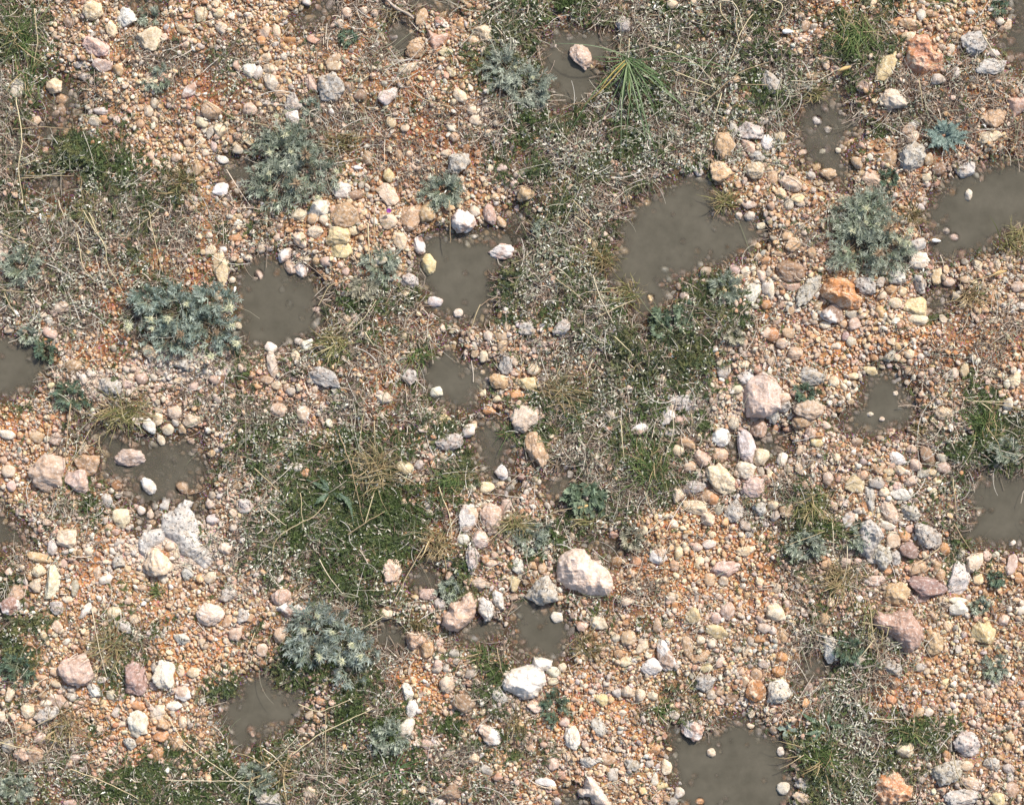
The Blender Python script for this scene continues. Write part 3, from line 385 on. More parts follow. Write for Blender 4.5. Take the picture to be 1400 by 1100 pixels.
ORD = ['', 'second nearest ', 'third nearest ', 'fourth nearest ', 'fifth nearest ', 'sixth nearest ', 'seventh nearest ', 'eighth nearest ']
def where(x, y):
    d = np.hypot(LX - x, LY - y); k = int(np.where(d < 16, 1e9, d).argmin())
    a = math.atan2(y - LY[k], x - LX[k]); return DIRS[int(round(a / (PI / 4))) % 8], LAND[k][2], d[k]
def place_labels(items):
    """items: (object, x, y, description). Same wording is told apart by how near each stands."""
    by = {}
    for o, x, y, desc in items:
        r, l, d = where(x, y); by.setdefault((desc, r, l), []).append((d, o))
    for (desc, r, l), v in by.items():
        v.sort(key=lambda t: t[0])
        for k, (d, o) in enumerate(v):
            if len(v) == 1: o['label'] = f"{desc} {r} {l}"
            else: o['label'] = f"{desc.replace('mid-sized ', '')}, {ORD[k] or 'nearest '}{r} {l}"

occ = np.zeros((1100 + 2 * M, 1400 + 2 * M), bool)      # 1 px raster, True where a stone lies
YY, XX = np.mgrid[-M:1100 + M, -M:1400 + M]
def mark(x, y, w, h, a, k=.92):
    R = int(max(w, h) / 2 + 2); i0 = int(x) + M - R; j0 = int(y) + M - R
    if i0 < 0 or j0 < 0 or i0 + 2 * R > occ.shape[1] or j0 + 2 * R > occ.shape[0]: return
    X = XX[j0:j0 + 2 * R, i0:i0 + 2 * R] - x; Y = YY[j0:j0 + 2 * R, i0:i0 + 2 * R] - y
    c, s = math.cos(math.radians(a)), math.sin(math.radians(a))
    u = (X * c + Y * s) / (w * .5 * k); v = (-X * s + Y * c) / (h * .5 * k)
    occ[j0:j0 + 2 * R, i0:i0 + 2 * R] |= u * u + v * v < 1
def jitter_col(rgb, r, a=.05):
    c = lin(rgb) * KALB
    c = c * (1 + r.normal(0, a * 1.6)) * (1 + r.normal(0, a, 3) * np.array([.5, .3, 1.]))
    return np.clip(c, .02, .86)
KALB = .92
rocks_items = []
# outlined rocks: a closed body with the traced outline, a domed rough top and a sunk underside
for n, (pts, rgb, style, H, lab) in enumerate(OUT):
    r = np.random.default_rng(900 + n)
    p = np.array(pts); x0, y0 = p.min(0) - 3; x1, y1 = p.max(0) + 3
    st = .8
    X, Y = np.meshgrid(np.arange(x0, x1, st), np.arange(y0, y1, st))
    sd = poly_sd(pts, X + (vnoise(X, Y, 4, 50 + n) - .5) * 2.2, Y + (vnoise(X, Y, 4, 80 + n) - .5) * 2.2)
    D = max(-sd.min(), 4)
    t = np.clip(-sd / D, 0, 1); body = np.sqrt(1 - (1 - t) ** 2) ** .95
    fac = sum(np.abs(vnoise(X, Y, sc, 300 + n * 7 + k) - .5) * am for k, (sc, am) in enumerate(((22, .75), (11, .42), (5, .18), (2.5, .07))))
    til = ((X - X.mean()) * r.normal() + (Y - Y.mean()) * r.normal()) / (x1 - x0) * .35
    gz = float(ground_h(p[:, 0].mean(), p[:, 1].mean()))
    Z = np.maximum(gz, WATER_Z) - .012 + body * (H * (1.0 + til) ) * (1.12 - fac * (.65 if style == 'plain' else 1))
    if n == 0: Z -= .022 * np.exp(-(((X - 812) / 9) ** 2 + ((Y - 783) / 12) ** 2)) + .012 * np.exp(-(((X - 799) / 5) ** 2 + ((Y - 765) / 6) ** 2))
    keep = sd < 1.2
    Z = np.where(sd > 0, Z - sd * .012, Z)
    idx = -np.ones(X.shape, int); idx[keep] = np.arange(keep.sum()); nk = int(keep.sum())
    Vt = np.stack([wx(X[keep]), wy(Y[keep]), Z[keep]], 1); Vb = Vt.copy(); Vb[:, 2] = Z[keep].min() - .012
    a, b, c, d = idx[:-1, :-1], idx[:-1, 1:], idx[1:, 1:], idx[1:, :-1]
    ok = (a >= 0) & (b >= 0) & (c >= 0) & (d >= 0)
    F = np.stack([a[ok], d[ok], c[ok], b[ok]], 1); Fb = F[:, ::-1] + nk
    ed = np.concatenate([F[:, [0, 1]], F[:, [1, 2]], F[:, [2, 3]], F[:, [3, 0]]]); es = set(map(tuple, ed))
    side = np.array([(v, u, u + nk, v + nk) for u, v in es if (v, u) not in es])
    o = build('rock', np.concatenate([Vt, Vb]), [F, Fb, side], MS[style], loc=(wx(p[:, 0].mean()), wy(p[:, 1].mean()), gz))
    o.color = (*jitter_col(rgb, r, .01), 1); tag(o, lab, 'rock', 'large rocks with a shape of their own')
    m = poly_sd(pts, XX[int(y0) + M:int(y1) + M, int(x0) + M:int(x1) + M], YY[int(y0) + M:int(y1) + M, int(x0) + M:int(x1) + M]) < -1
    occ[int(y0) + M:int(y1) + M, int(x0) + M:int(x1) + M] |= m

STUFFV, STUFFF, STUFFC, stuff_n = [], [], [], 0; DROWN = []
def put_stuff(V, F, col):
    global stuff_n
    STUFFV.append(V); STUFFF.append(F + stuff_n); STUFFC.append(np.repeat(np.asarray(col)[None], len(V), 0)); stuff_n += len(V)
# two stones never fill the same spot: shrink the later, smaller one if most of it is taken
stones.sort(key=lambda s: -s[2] * s[3])
n_single = 0
for k, (x, y, w, h, a, cl) in enumerate(stones):
    r = np.random.default_rng(2000 + k)
    big = n_single < 285 and -4 < x < 1404 and -4 < y < 1104
    sub = 4 if w * h > 700 else 3 if big else 2
    ang = r.choice([.15, .4, .8], p=[.2, .4, .4]) if cl not in 'GRY' else .7
    V0, F0 = ICO[sub]
    V = rock_shape(V0, r, ang, .045 if cl not in 'G' else .085)
    if 1:       # craggy surface
        nz = np.array([mnoise.fractal(Vector(v) * 2.2 + Vector((k * 3.1, 0, 0)), .8, 2.1, 5) for v in V])
        V = V * (1 + nz * (.20 if cl == 'G' else .15))[:, None]
    for ax in (0, 1): V[:, ax] = (V[:, ax] - V[:, ax].min()) / np.ptp(V[:, ax]) * 2 - 1
    hz = min(w, h) * .5 * r.uniform(.62, .85)
    V = V * np.array([w * .52, h * .52, hz]) * S
    c, s = math.cos(math.radians(-a)), math.sin(math.radians(-a))
    V = np.stack([V[:, 0] * c - V[:, 1] * s, V[:, 0] * s + V[:, 1] * c, V[:, 2]], 1)
    g = float(ground_h(x, y)); sd = float(samp(SD, x, y))
    z = g + hz * S * .18
    if sd < 0:                                # stones standing in water: pale ones break the surface, the rest are drowned
        z = WATER_Z + hz * S * (.05 if cl == 'W' or w > 22 else -1.05)
        if not (cl == 'W' or w > 22): DROWN.append((x, y, w, h, WATER_Z + hz * S * -.05, hz * S))
    loc = np.array([float(wx(x)), float(wy(y)), z])
    col = jitter_col(PAL[cl] if cl != 'W' or w > 17 else (224, 211, 190), r, .05)
    if big:
        st = 'pitted' if cl == 'G' or (cl == 'W' and r.random() < .3) else 'blotched' if cl in 'PR' and w > 24 and r.random() < .6 else 'plain'
        if cl == 'O' and w > 26: st = 'rusty'
        o = build('rock' if w * h > 620 else 'stone', V + loc, F0, MS[st], loc=loc)
        o.color = (*col, 1)
        if w * h > 620: tag(o, None, 'rock', 'rocks lying in the gravel')
        else: tag(o, None, 'stone', 'middle-sized stones lying in the gravel')
        sz = 'large' if w * h > 900 else 'mid-sized' if w * h > 500 else 'small'
        el = w / h
        desc = f"{sz} {WORDS[cl]} {'long ' if el > 1.55 else 'round ' if el < 1.15 and ang < .5 else 'blocky ' if ang > .6 else ''}{'rock' if w * h > 620 else 'stone'}"
        rocks_items.append((o, x, y, desc)); n_single += 1
    else:
        put_stuff(V + loc, F0, col)
    mark(x, y, w, h, a)
place_labels(rocks_items)
hand_occ = occ.copy()

# ------------------------------------------------------------------ gravel (nobody could count it)
VAR = {0: [], 1: [], 2: []}
for sub in VAR:
    for v in range(14):
        r = np.random.default_rng(50 + v)
        V = rock_shape(ICO[sub][0], r, r.choice([.2, .6, 1.]), .04)
        for ax in (0, 1): V[:, ax] /= np.abs(V[:, ax]).max()
        VAR[sub].append(V)
TONES = [
 [((230,206,168),6),((216,184,144),5),((240,228,208),4),((204,166,126),4),((222,192,166),3),((206,196,184),2),((176,132,94),3)],
 [((222,200,176),5),((208,180,156),5),((238,228,214),3),((190,176,162),3),((214,172,146),3),((200,156,116),2)],
 [((216,174,128),5),((228,194,148),5),((206,154,108),4),((234,214,180),4),((196,138,94),2),((224,198,168),2)],
]
TCOL = [np.array([lin(c) for c, n in t for _ in range(n)]) for t in TONES]
pts_out = []
def scatter(dmin, dmax, tries, kind, keepk):
    x = rng.uniform(-M + 14, 1400 + M - 14, tries); y = rng.uniform(-M + 14, 1100 + M - 14, tries)
    f = field(x, y); sd = samp(SD, x, y)
    clump = vnoise(x, y, 40, 61) * .8 + vnoise(x, y, 16, 62) * .5
    p = f[:, kind] * keepk * (clump * .9 + .35) * (.25 + 1.15 * (vnoise(x, y, 24, 66) * .6 + vnoise(x, y, 55, 69) * .4 > .41))
    # pebbles gather along the puddle shores
    p += np.exp(-((sd - 9) / 11) ** 2) * .16 * vnoise(x, y, 60, 63) * np.clip(1 - f[:, 2], 0, 1)
    p = np.where((sd < 1) & (sd > -17), np.maximum(p, .42 * (1 - np.clip(f[:, 2], 0, 1) * .6)), p); p = np.where(sd < -17, p * .25, p)
    ok = rng.random(tries) < p
    x, y, f = x[ok], y[ok], f[ok]
    d = rng.uniform(dmin, dmax, len(x)); el = rng.uniform(1, 1.6, len(x)); an = rng.uniform(0, 180, len(x))
    for i in range(len(x)):
        xi, yi, di = x[i], y[i], d[i]; r = di * .42
        cx, cy = int(xi) + M, int(yi) + M; R = max(1, int(r))
        if occ[cy, cx] or occ[cy - R, cx] or occ[cy + R, cx] or occ[cy, cx - R] or occ[cy, cx + R]: continue
        if R > 2:
            Q = int(R * .7)
            if occ[cy - Q, cx - Q] or occ[cy + Q, cx + Q] or occ[cy + Q, cx - Q] or occ[cy - Q, cx + Q]: continue
        w = di * math.sqrt(el[i]); h = di / math.sqrt(el[i])
        mark(xi, yi, w, h, an[i], .86)
        pts_out.append((xi, yi, w, h, an[i], f[i, 8]))
scatter(13, 18, 9000, 0, .05)
scatter(10, 13, 30000, 0, .09)
scatter(7.2, 10, 60000, 0, .28)
scatter(5.2, 7.2, 110000, 1, .5)
scatter(3.4, 5.2, 260000, 1, .6)
n1 = len(pts_out)
# crumbs and a loose second layer thrown over the first
xx = rng.uniform(-M + 14, 1400 + M - 14, 130000); yy = rng.uniform(-M + 14, 1100 + M - 14, 130000); ff = field(xx, yy); ss = samp(SD, xx, yy)
ok = (rng.random(130000) < ff[:, 1] * .75 * (.3 + vnoise(xx, yy, 18, 67))) & (ss > 1)
ok &= ~hand_occ[np.clip(yy.astype(int) + M, 0, occ.shape[0] - 1), np.clip(xx.astype(int) + M, 0, occ.shape[1] - 1)]
for i in np.nonzero(ok)[0]:
    d_ = rng.uniform(2.2, 3.9) if i % 6 else rng.uniform(4.5, 8.5)
    e_ = math.sqrt(rng.uniform(1, 1.7)); pts_out.append((xx[i], yy[i], d_ * e_, d_ / e_, rng.uniform(0, 180), ff[i, 8]))
# drowned stones lying on the puddle beds, most of them near the shores
n2 = len(pts_out)
xx = rng.uniform(-20, 1420, 60000); yy = rng.uniform(-20, 1120, 60000); ss = samp(SD, xx, yy)
ok = (ss < -2) & (rng.random(60000) < .42 * np.exp(ss / 14.) * (vnoise(xx, yy, 26, 68) > .38))
for i in np.nonzero(ok)[0]:
    d_ = rng.uniform(5, 15); e_ = math.sqrt(rng.uniform(1, 1.7)); pts_out.append((xx[i], yy[i], d_ * e_, d_ / e_, rng.uniform(0, 180), 1.))
P = np.array(pts_out)
gh = ground_h(P[:, 0], P[:, 1]); psd = samp(SD, P[:, 0], P[:, 1])
szz = np.sqrt(P[:, 2] * P[:, 3])
tone = P[:, 5] + rng.normal(0, .35, len(P)) ; ti = np.clip(np.round(tone), 0, 2).astype(int)
cols = np.empty((len(P), 3))
for t in range(3):
    m = ti == t; cols[m] = TCOL[t][rng.integers(0, len(TCOL[t]), m.sum())]
cols = cols * KALB * (1 + rng.normal(0, .10, (len(P), 1))) * (1 + rng.normal(0, .03, (len(P), 3)))
wetk = np.clip((13 - psd) / 12, 0, 1)[:, None]; cols = cols * (1 - .36 * wetk)      # soaked stones are darker
for cx_, cy_, rx_, ry_ in ((255,500,75,26),(140,525,50,20),(235,740,70,45),(500,560,60,20)):
    k_ = np.clip(1.6 - ((P[:, 0] - cx_) / rx_) ** 2 - ((P[:, 1] - cy_) / ry_) ** 2, 0, 1)[:, None] * rng.uniform(.45, 1, (len(P), 1)); cols = cols * (1 - k_) + lin((230, 218, 204)) * .9 * k_
cols = np.clip(cols, .02, .85)
lev = np.where(szz < 6.2, 0, np.where(szz < 12, 1, 2)); var = rng.integers(0, 14, len(P))
hz = P[:, 3] * .5 * rng.uniform(.6, .85, len(P)); top = np.where(np.arange(len(P)) < n1, 0, np.where(szz > 4.2, .008, .004) * rng.uniform(.3, 1.3, len(P)))
subm = np.arange(len(P)) >= n2; gh = np.where(subm, WATER_Z - rng.uniform(.0005, .008, len(P)) - hz * S, gh); top = np.where(subm, 0, top)
for L in range(3):
    for v in range(14):
        m = (lev == L) & (var == v); n = int(m.sum())
        if not n: continue
        V = VAR[L][v]; F = ICO[L][1]
        a = np.radians(-P[m, 4]); c, s = np.cos(a)[:, None], np.sin(a)[:, None]
        X = V[None, :, 0] * P[m, 2][:, None] * .52 * S; Y = V[None, :, 1] * P[m, 3][:, None] * .52 * S
        Zv = V[None, :, 2] * hz[m][:, None] * S
        tx, ty = rng.normal(0, .22, (n, 1)), rng.normal(0, .22, (n, 1))
        Zv = Zv + X * tx + Y * ty
        zc = gh[m] + hz[m] * S * np.where(subm[m], 0, rng.uniform(.0, .6, n)) + top[m]
        sunk = (psd[m] < -1) & ~subm[m]; zc = np.where(sunk, np.minimum(zc, WATER_Z - hz[m] * S - .0006), zc)
        W = np.stack([X * c - Y * s + wx(P[m, 0])[:, None], X * s + Y * c + wy(P[m, 1])[:, None], Zv + zc[:, None]], -1).reshape(-1, 3)
        FF = (F[None] + (np.arange(n) * len(V))[:, None, None]).reshape(-1, 3)
        STUFFV.append(W); STUFFF.append(FF + stuff_n); STUFFC.append(np.repeat(cols[m], len(V), 0)); stuff_n += len(W)
o = build('gravel', np.concatenate(STUFFV), np.concatenate(STUFFF), M_GRAVEL, col=np.concatenate(STUFFC))
tag(o, "loose tan, cream and orange pebbles spread over the soil", 'gravel', kind='stuff')
print('gravel pebbles', len(P), 'verts', stuff_n, 'single', n_single, 'hand', len(stones))
STUFFV = STUFFF = STUFFC = None

# ------------------------------------------------------------------ the ground, one sheet
fx = np.arange(-M, 1400 + M + 1, 3.0); fy = np.arange(-M, 1100 + M + 1, 3.0)
grow = np.cumsum(6 * 1.22 ** np.arange(34))
ax = np.concatenate([fx[0] - grow[::-1], fx, fx[-1] + grow]); ay = np.concatenate([fy[0] - grow[::-1], fy, fy[-1] + grow])
X, Y = np.meshgrid(ax, ay); Z = ground_h(np.clip(X, -M, 1400 + M), np.clip(Y, -M, 1100 + M))
far = np.maximum(np.maximum(-M - X, X - 1400 - M), np.maximum(-M - Y, Y - 1100 - M))
Z = np.where(far > 0, Z * np.exp(-np.maximum(far, 0) / 300) + (vnoise(X, Y, 600, 25) - .5) * .25 * np.clip(far / 1500, 0, 1), Z)
f = field(X, Y); soil = f[..., 5:8] * (1 + (vnoise(X, Y, 12, 71) - .5)[..., None] * .3)
away = np.clip(far / 120, 0, 1)[..., None]; pk = (vnoise(X, Y, 170, 72) * .6 + vnoise(X, Y, 60, 73) * .4)[..., None]
soil = soil * (1 - away) + (lin((112, 98, 70)) * (1 - np.clip(pk * 3 - 1, 0, 1)) + lin((172, 136, 102)) * np.clip(pk * 3 - 1, 0, 1)) * away
wet = np.clip(1.2 - samp(SD, X, Y) / 9, 0, 1)[..., None]
for cx_, cy_, rx_, ry_ in ((255,500,75,26),(140,525,50,20),(235,740,70,45),(620,60,0.1,0.1),(1000,560,60,40)):   # chalky dust
    k_ = np.clip(1.5 - ((X - cx_) / rx_) ** 2 - ((Y - cy_) / ry_) ** 2, 0, 1)[..., None] * (vnoise(X, Y, 14, 77) > .35)[..., None]
    soil = soil * (1 - .85 * k_) + lin((222, 206, 188)) * .85 * k_
soil = soil * (1 - wet) + lin((92, 72, 52)) * wet            # soaked mud round and under the water is browner
idx = np.arange(X.size).reshape(X.shape)
F = np.stack([idx[:-1, :-1], idx[1:, :-1], idx[1:, 1:], idx[:-1, 1:]], -1).reshape(-1, 4)
m, nt, b = new_mat('soil')
at = nt.nodes.new('ShaderNodeAttribute'); at.attribute_name = 'tint'
co = nt.nodes.new('ShaderNodeNewGeometry').outputs['Position']
n1 = noise_node(nt, co, 60, 6, .7); n2 = noise_node(nt, co, 350, 3)
vo = nt.nodes.new('ShaderNodeTexVoronoi'); vo.inputs['Scale'].default_value = 120; nt.links.new(co, vo.inputs['Vector'])
c = mixc(nt, ramp(nt, n1.outputs[0], [(.35, .8), (.6, 0)]).outputs[0], at.outputs['Color'], mixc(nt, 1., at.outputs['Color'], (.42, .34, .28), 'MULTIPLY'))
c = mixc(nt, ramp(nt, vo.outputs['Distance'], [(.0, .55), (.5, 0)]).outputs[0], c, mixc(nt, .35, vo.outputs['Color'], (.62, .42, .26)))
nt.links.new(c, b.inputs['Base Color']); b.inputs['Roughness'].default_value = .95; b.inputs['Specular IOR Level'].default_value = .15
h = nt.nodes.new('ShaderNodeMath'); h.operation = 'SUBTRACT'; nt.links.new(n1.outputs[0], h.inputs[0]); nt.links.new(vo.outputs['Distance'], h.inputs[1])
bump(nt, b, h.outputs[0], .8, .004)
o = build('ground', np.stack([wx(X), wy(Y), Z], -1).reshape(-1, 3), F, m, col=soil.reshape(-1, 3))
tag(o, kind='structure')

# ------------------------------------------------------------------ water
m, nt, b = new_mat('muddy_water')
at = nt.nodes.new('ShaderNodeAttribute'); at.attribute_name = 'tint'
co = nt.nodes.new('ShaderNodeNewGeometry').outputs['Position']
n1 = noise_node(nt, co, 7, 5, .7); n2 = noise_node(nt, co, 45, 4, .65)
c = mixc(nt, ramp(nt, n1.outputs[0], [(.3, 0), (.7, 1)]).outputs[0], (.088, .079, .056), (.134, .119, .087))
nt.links.new(c, b.inputs['Base Color']); b.inputs['Roughness'].default_value = .12; b.inputs['IOR'].default_value = 1.33
sep = nt.nodes.new('ShaderNodeSeparateColor'); nt.links.new(at.outputs['Color'], sep.inputs[0])
mm = nt.nodes.new('ShaderNodeMath'); mm.operation = 'MULTIPLY_ADD'; mm.use_clamp = True
nt.links.new(n2.outputs[0], mm.inputs[0]); mm.inputs[1].default_value = -.16
ad = nt.nodes.new('ShaderNodeMath'); ad.operation = 'ADD'; nt.links.new(sep.outputs[0], ad.inputs[0]); ad.inputs[1].default_value = .07
nt.links.new(ad.outputs[0], mm.inputs[2]); nt.links.new(mm.outputs[0], b.inputs['Alpha'])
nb = noise_node(nt, co, 20, 2); bump(nt, b, nb.outputs[0], .02, .01)
M_WATER = m
BOT = ground_h(GX, GY)
near = (psd < 3)
for (x_, y_, w_, h_, z_, hz_) in DROWN + [(P[i, 0], P[i, 1], P[i, 2], P[i, 3], gh[i] if subm[i] else min(gh[i] + hz[i] * S * .3, WATER_Z - hz[i] * S - .0006 if psd[i] < -1 else 9), hz[i] * S) for i in np.nonzero(near)[0]]:
    R_ = int(w_ / 2 / RS) + 1; ci, cj = int(round((x_ + M) / RS)), int(round((y_ + M) / RS))
    sl = (slice(max(cj - R_, 0), cj + R_ + 1), slice(max(ci - R_, 0), ci + R_ + 1))
    rr = ((GX[sl] - x_) ** 2 + (GY[sl] - y_) ** 2) / (w_ * h_ * .25)
    BOT[sl] = np.maximum(BOT[sl], np.where(rr < 1, z_ + hz_ * np.sqrt(np.clip(1 - rr, 0, 1)), -9))
for _ in range(2):
    Q_ = np.pad(BOT, 1, mode='edge'); BOT = (Q_[:-2, 1:-1] + Q_[2:, 1:-1] + Q_[1:-1, :-2] + Q_[1:-1, 2:] + 2 * Q_[1:-1, 1:-1]) / 6
for (poly, murk, lab), (i0, i1, j0, j1, sd) in zip(PUD, PSD):
    x = gx[i0:i1]; y = gy[j0:j1]; X, Y = np.meshgrid(x, y)
    keep = sd < 5; idx = -np.ones(X.shape, int); idx[keep] = np.arange(keep.sum())
    a, b_, c_, d = idx[:-1, :-1], idx[:-1, 1:], idx[1:, 1:], idx[1:, :-1]
    ok = (a >= 0) & (b_ >= 0) & (c_ >= 0) & (d >= 0)
    F = np.stack([a[ok], d[ok], c_[ok], b_[ok]], 1)
    if not len(F): continue
    bot = BOT[j0:j1, i0:i1][keep]                       # how much muddy water stands over whatever lies below
    op = 1 - np.exp(-np.maximum(WATER_Z - bot + .001, 0) / (.0085 if murk > .9 else .014))
    op = op * (.985 if murk > .9 else .93)
    V = np.stack([wx(X[keep]), wy(Y[keep]), np.full(keep.sum(), WATER_Z + .0005)], 1)
    p = np.array(poly).mean(0)
    o = build('puddle', V, F, M_WATER, col=np.repeat(op[:, None], 3, 1), loc=(float(wx(p[0])), float(wy(p[1])), WATER_Z))
    tag(o, lab, 'puddle', 'muddy puddles', 'structure')

# ------------------------------------------------------------------ loose ground cover (stuff)
def curved(n, x, y, z, L, k=4, bend=.6, rise=0., ang=None, droop=0.):
    """n thin curved blades starting at px positions x, y and heights z (m); L in px"""
    a = rng.uniform(0, 2 * PI, n) if ang is None else ang
    t = np.linspace(0, 1, k)[None]
    da = rng.normal(0, bend, n)[:, None]
    aa = a[:, None] + da * t
    st = (L * S)[:, None] / (k - 1)
    dx = np.cos(aa) * st; dy = np.sin(aa) * st
    X = wx(x)[:, None] + np.cumsum(dx, 1) - dx[:, :1]; Y = wy(y)[:, None] + np.cumsum(dy, 1) - dy[:, :1]
    Zr = z[:, None] + (np.asarray(rise) * (L * S))[:, None] * (t - droop * t * t) if np.ndim(rise) else z[:, None] + rise * (L * S)[:, None] * (t - droop * t * t)
    return np.stack([X, Y, Zr], -1)
def pick(cols, n, var=.15):
    c = np.array([lin(v) for v in cols])[rng.integers(0, len(cols), n)]
    return np.clip(c * (1 + rng.normal(0, var, (n, 1))), .01, .85)
def cand(n, kind, k, seed, sc=26, wet=-3, avoid=False, gain=1.6):
    x = rng.uniform(-M + 10, 1400 + M - 10, n); y = rng.uniform(-M + 10, 1100 + M - 10, n)
    f = field(x, y); sd = samp(SD, x, y)
    cl = np.clip((vnoise(x, y, sc, seed) * .65 + vnoise(x, y, sc / 2.6, seed + 1) * .35 - .5) * 3.6 + .45, 0, 1) * gain
    ok = (rng.random(n) < f[:, kind] * k * cl) & (sd > wet)
    if avoid: ok &= ~hand_occ[np.clip(y.astype(int) + M, 0, occ.shape[0] - 1), np.clip(x.astype(int) + M, 0, occ.shape[1] - 1)]
    return x[ok], y[ok]
lw = lambda k: np.sin(np.linspace(.25, 1, k) * PI)[None]          # leaf-like width profile
# dry straw and twig litter
x, y = cand(360000, 2, .8, 81, 40, -12, True, 1.3); kk = (samp(SD, x, y) > 0) | (rng.random(len(x)) < .07); x, y = x[kk], y[kk]; n = len(x)
L = rng.gamma(2., 5.2, n) + 3; z = np.maximum(ground_h(x, y), WATER_Z) + rng.uniform(.001, .015, n)
Pt = curved(n, x, y, z, L, 4, .9, rng.normal(0, .12, n))
W = np.repeat(rng.uniform(.28, .75, n)[:, None] * S * .8, 4, 1)
v, F, c = ribbons(Pt, W, pick([(142,128,114),(168,152,136),(114,98,86),(190,176,158),(94,82,72),(150,126,106),(202,190,172),(122,112,98)], n), rng.uniform(-1, 1, n))
o = build('dry_litter', v, F, M_DRY, col=c, smooth=False); tag(o, "dry straw, stalks and dead leaf litter matted between the stones", 'litter', kind='stuff'); print('litter', n)
# pale papery flakes
x, y = cand(300000, 3, .62, 85, 13, 0, True); n = len(x)
k = 3; z = ground_h(x, y) + rng.uniform(.006, .026, n); L = rng.uniform(2.2, 5.6, n)
Pt = curved(n, x, y, z, L, k, 1.0, rng.normal(0, .5, n)); W = lw(k) * (rng.uniform(.7, 1.5, n) * S)[:, None] * .75 + .0003
v, F, c = ribbons(Pt, W, pick([(206,202,186),(188,188,168),(224,220,206),(164,166,144),(176,170,152),(146,154,130),(150,156,134)], n), rng.uniform(-.9, .9, n))
o = build('pale_leaf_scraps', v, F, M_DRY, col=c, smooth=False); tag(o, "whitish curled leaf scraps flecking the plant patches", 'leaf scraps', kind='stuff'); print('flakes', n)
# creeping green herbs: sprigs of small leaves
EXTRA = [(110,205,50,36),(185,222,30,22),(205,395,22,14),(115,395,12,12),(305,318,10,16),(345,312,8,16),(570,403,13,10),(485,417,16,7),(545,457,10,9),(700,392,28,56),(690,440,12,12),
 (460,690,100,105),(520,700,50,60),(1170,60,30,34),(1245,997,26,16),(1285,1002,22,10),(1345,585,34,48),(305,940,32,26),(395,925,45,26),(230,1040,60,36),(150,1075,60,30),(130,1000,12,18),(920,490,60,36),
 (1000,420,34,40),(850,470,30,22),(640,625,22,18),(620,690,26,12),(790,165,30,8),(720,160,24,14),(865,195,16,24),(20,560,24,12),(1120,1050,30,36),(1225,1035,16,10),(905,970,16,12),(1200,1060,14,10),
 (1275,430,12,12),(540,735,40,50),(1280,540,14,10),(1350,540,22,14),(700,40,34,26),(20,300,20,20),(10,20,22,22),(530,985,60,34),(620,990,30,20),(60,850,26,28),(30,895,26,22),(1110,140,22,12),(1330,650,20,20),(1310,745,22,18)]
x, y = cand(210000, 4, .42, 91, 22, -2, True)
ex = [(rng.normal(0, .5, int(a * b * .17)) * a * .8 + cx, rng.normal(0, .5, int(a * b * .17)) * b * .8 + cy) for cx, cy, a, b in EXTRA]
n0_ = len(x); exx = np.concatenate([e[0] for e in ex]); exy = np.concatenate([e[1] for e in ex])
kk = rng.random(len(exx)) < np.clip((vnoise(exx, exy, 15, 97) - .36) * 3.2 + .45, .05, 1)
x = np.concatenate([x, exx[kk]]); y = np.concatenate([y, exy[kk]]); tall = np.where(np.arange(len(x)) < n0_, 1., 1.9)
ok = ~hand_occ[np.clip(y.astype(int) + M, 0, occ.shape[0] - 1), np.clip(x.astype(int) + M, 0, occ.shape[1] - 1)] & (samp(SD, x, y) > -5)
x, y, tall = x[ok], y[ok], tall[ok]; n = len(x)
hue = vnoise(x, y, 70, 95); hgt = (.005 + .042 * rng.random(n) ** .7 * vnoise(x, y, 20, 96) * np.clip(field(x, y)[:, 4] + .4, .4, 1))
K = 14
ba = rng.uniform(0, 2 * PI, n); SL = rng.uniform(6, 15, n)                  # each sprig: a stalk with leaflets to both sides
t = np.tile(np.linspace(.05, 1, K), n); Bi = np.repeat(np.arange(n), K); bend = rng.normal(0, .5, n)
aa_ = ba[Bi] + bend[Bi] * t
sx = x[Bi] + np.cos(aa_) * SL[Bi] * t; sy = y[Bi] + np.sin(aa_) * SL[Bi] * t
z = ground_h(x, y)[Bi] + .003 + hgt[Bi] * rng.uniform(.5, 1.1, n)[Bi] * (.25 + .75 * t)
sg = np.tile(np.where(np.arange(K) % 2, 1., -1.), n)
L = rng.uniform(2.2, 4.6, n * K) * (1.15 - .6 * t)
Pt = curved(n * K, sx, sy, z, L, 3, .3, rng.uniform(-.2, .7, n * K), ang=-(aa_) + sg * rng.uniform(.4, 1.2, n * K))
W = np.array([.7, 1, .2])[None] * (rng.uniform(.38, .62, n * K) * S)[:, None]
base = np.array([lin(v) for v in ((72,88,46),(92,106,60),(84,96,66),(114,116,74),(64,76,46),(122,122,96))])
ci = np.clip((hue * 5 + rng.normal(0, .9, n)).astype(int), 0, 5)
c0 = base[ci] * (1 + rng.normal(0, .22, (n, 1))) 
hgt = hgt * tall
c0 = c0[Bi] * (1 + rng.normal(0, .10, (n * K, 1)))
v, F, c = ribbons(Pt, W, np.clip(c0, .01, .8), rng.uniform(-.7, .7, n * K))
o = build('ground_cover', v, F, M_LEAF, col=c, smooth=False); tag(o, "low creeping green herbs growing in dense patches", 'ground cover', kind='stuff'); print('sprigs', n)
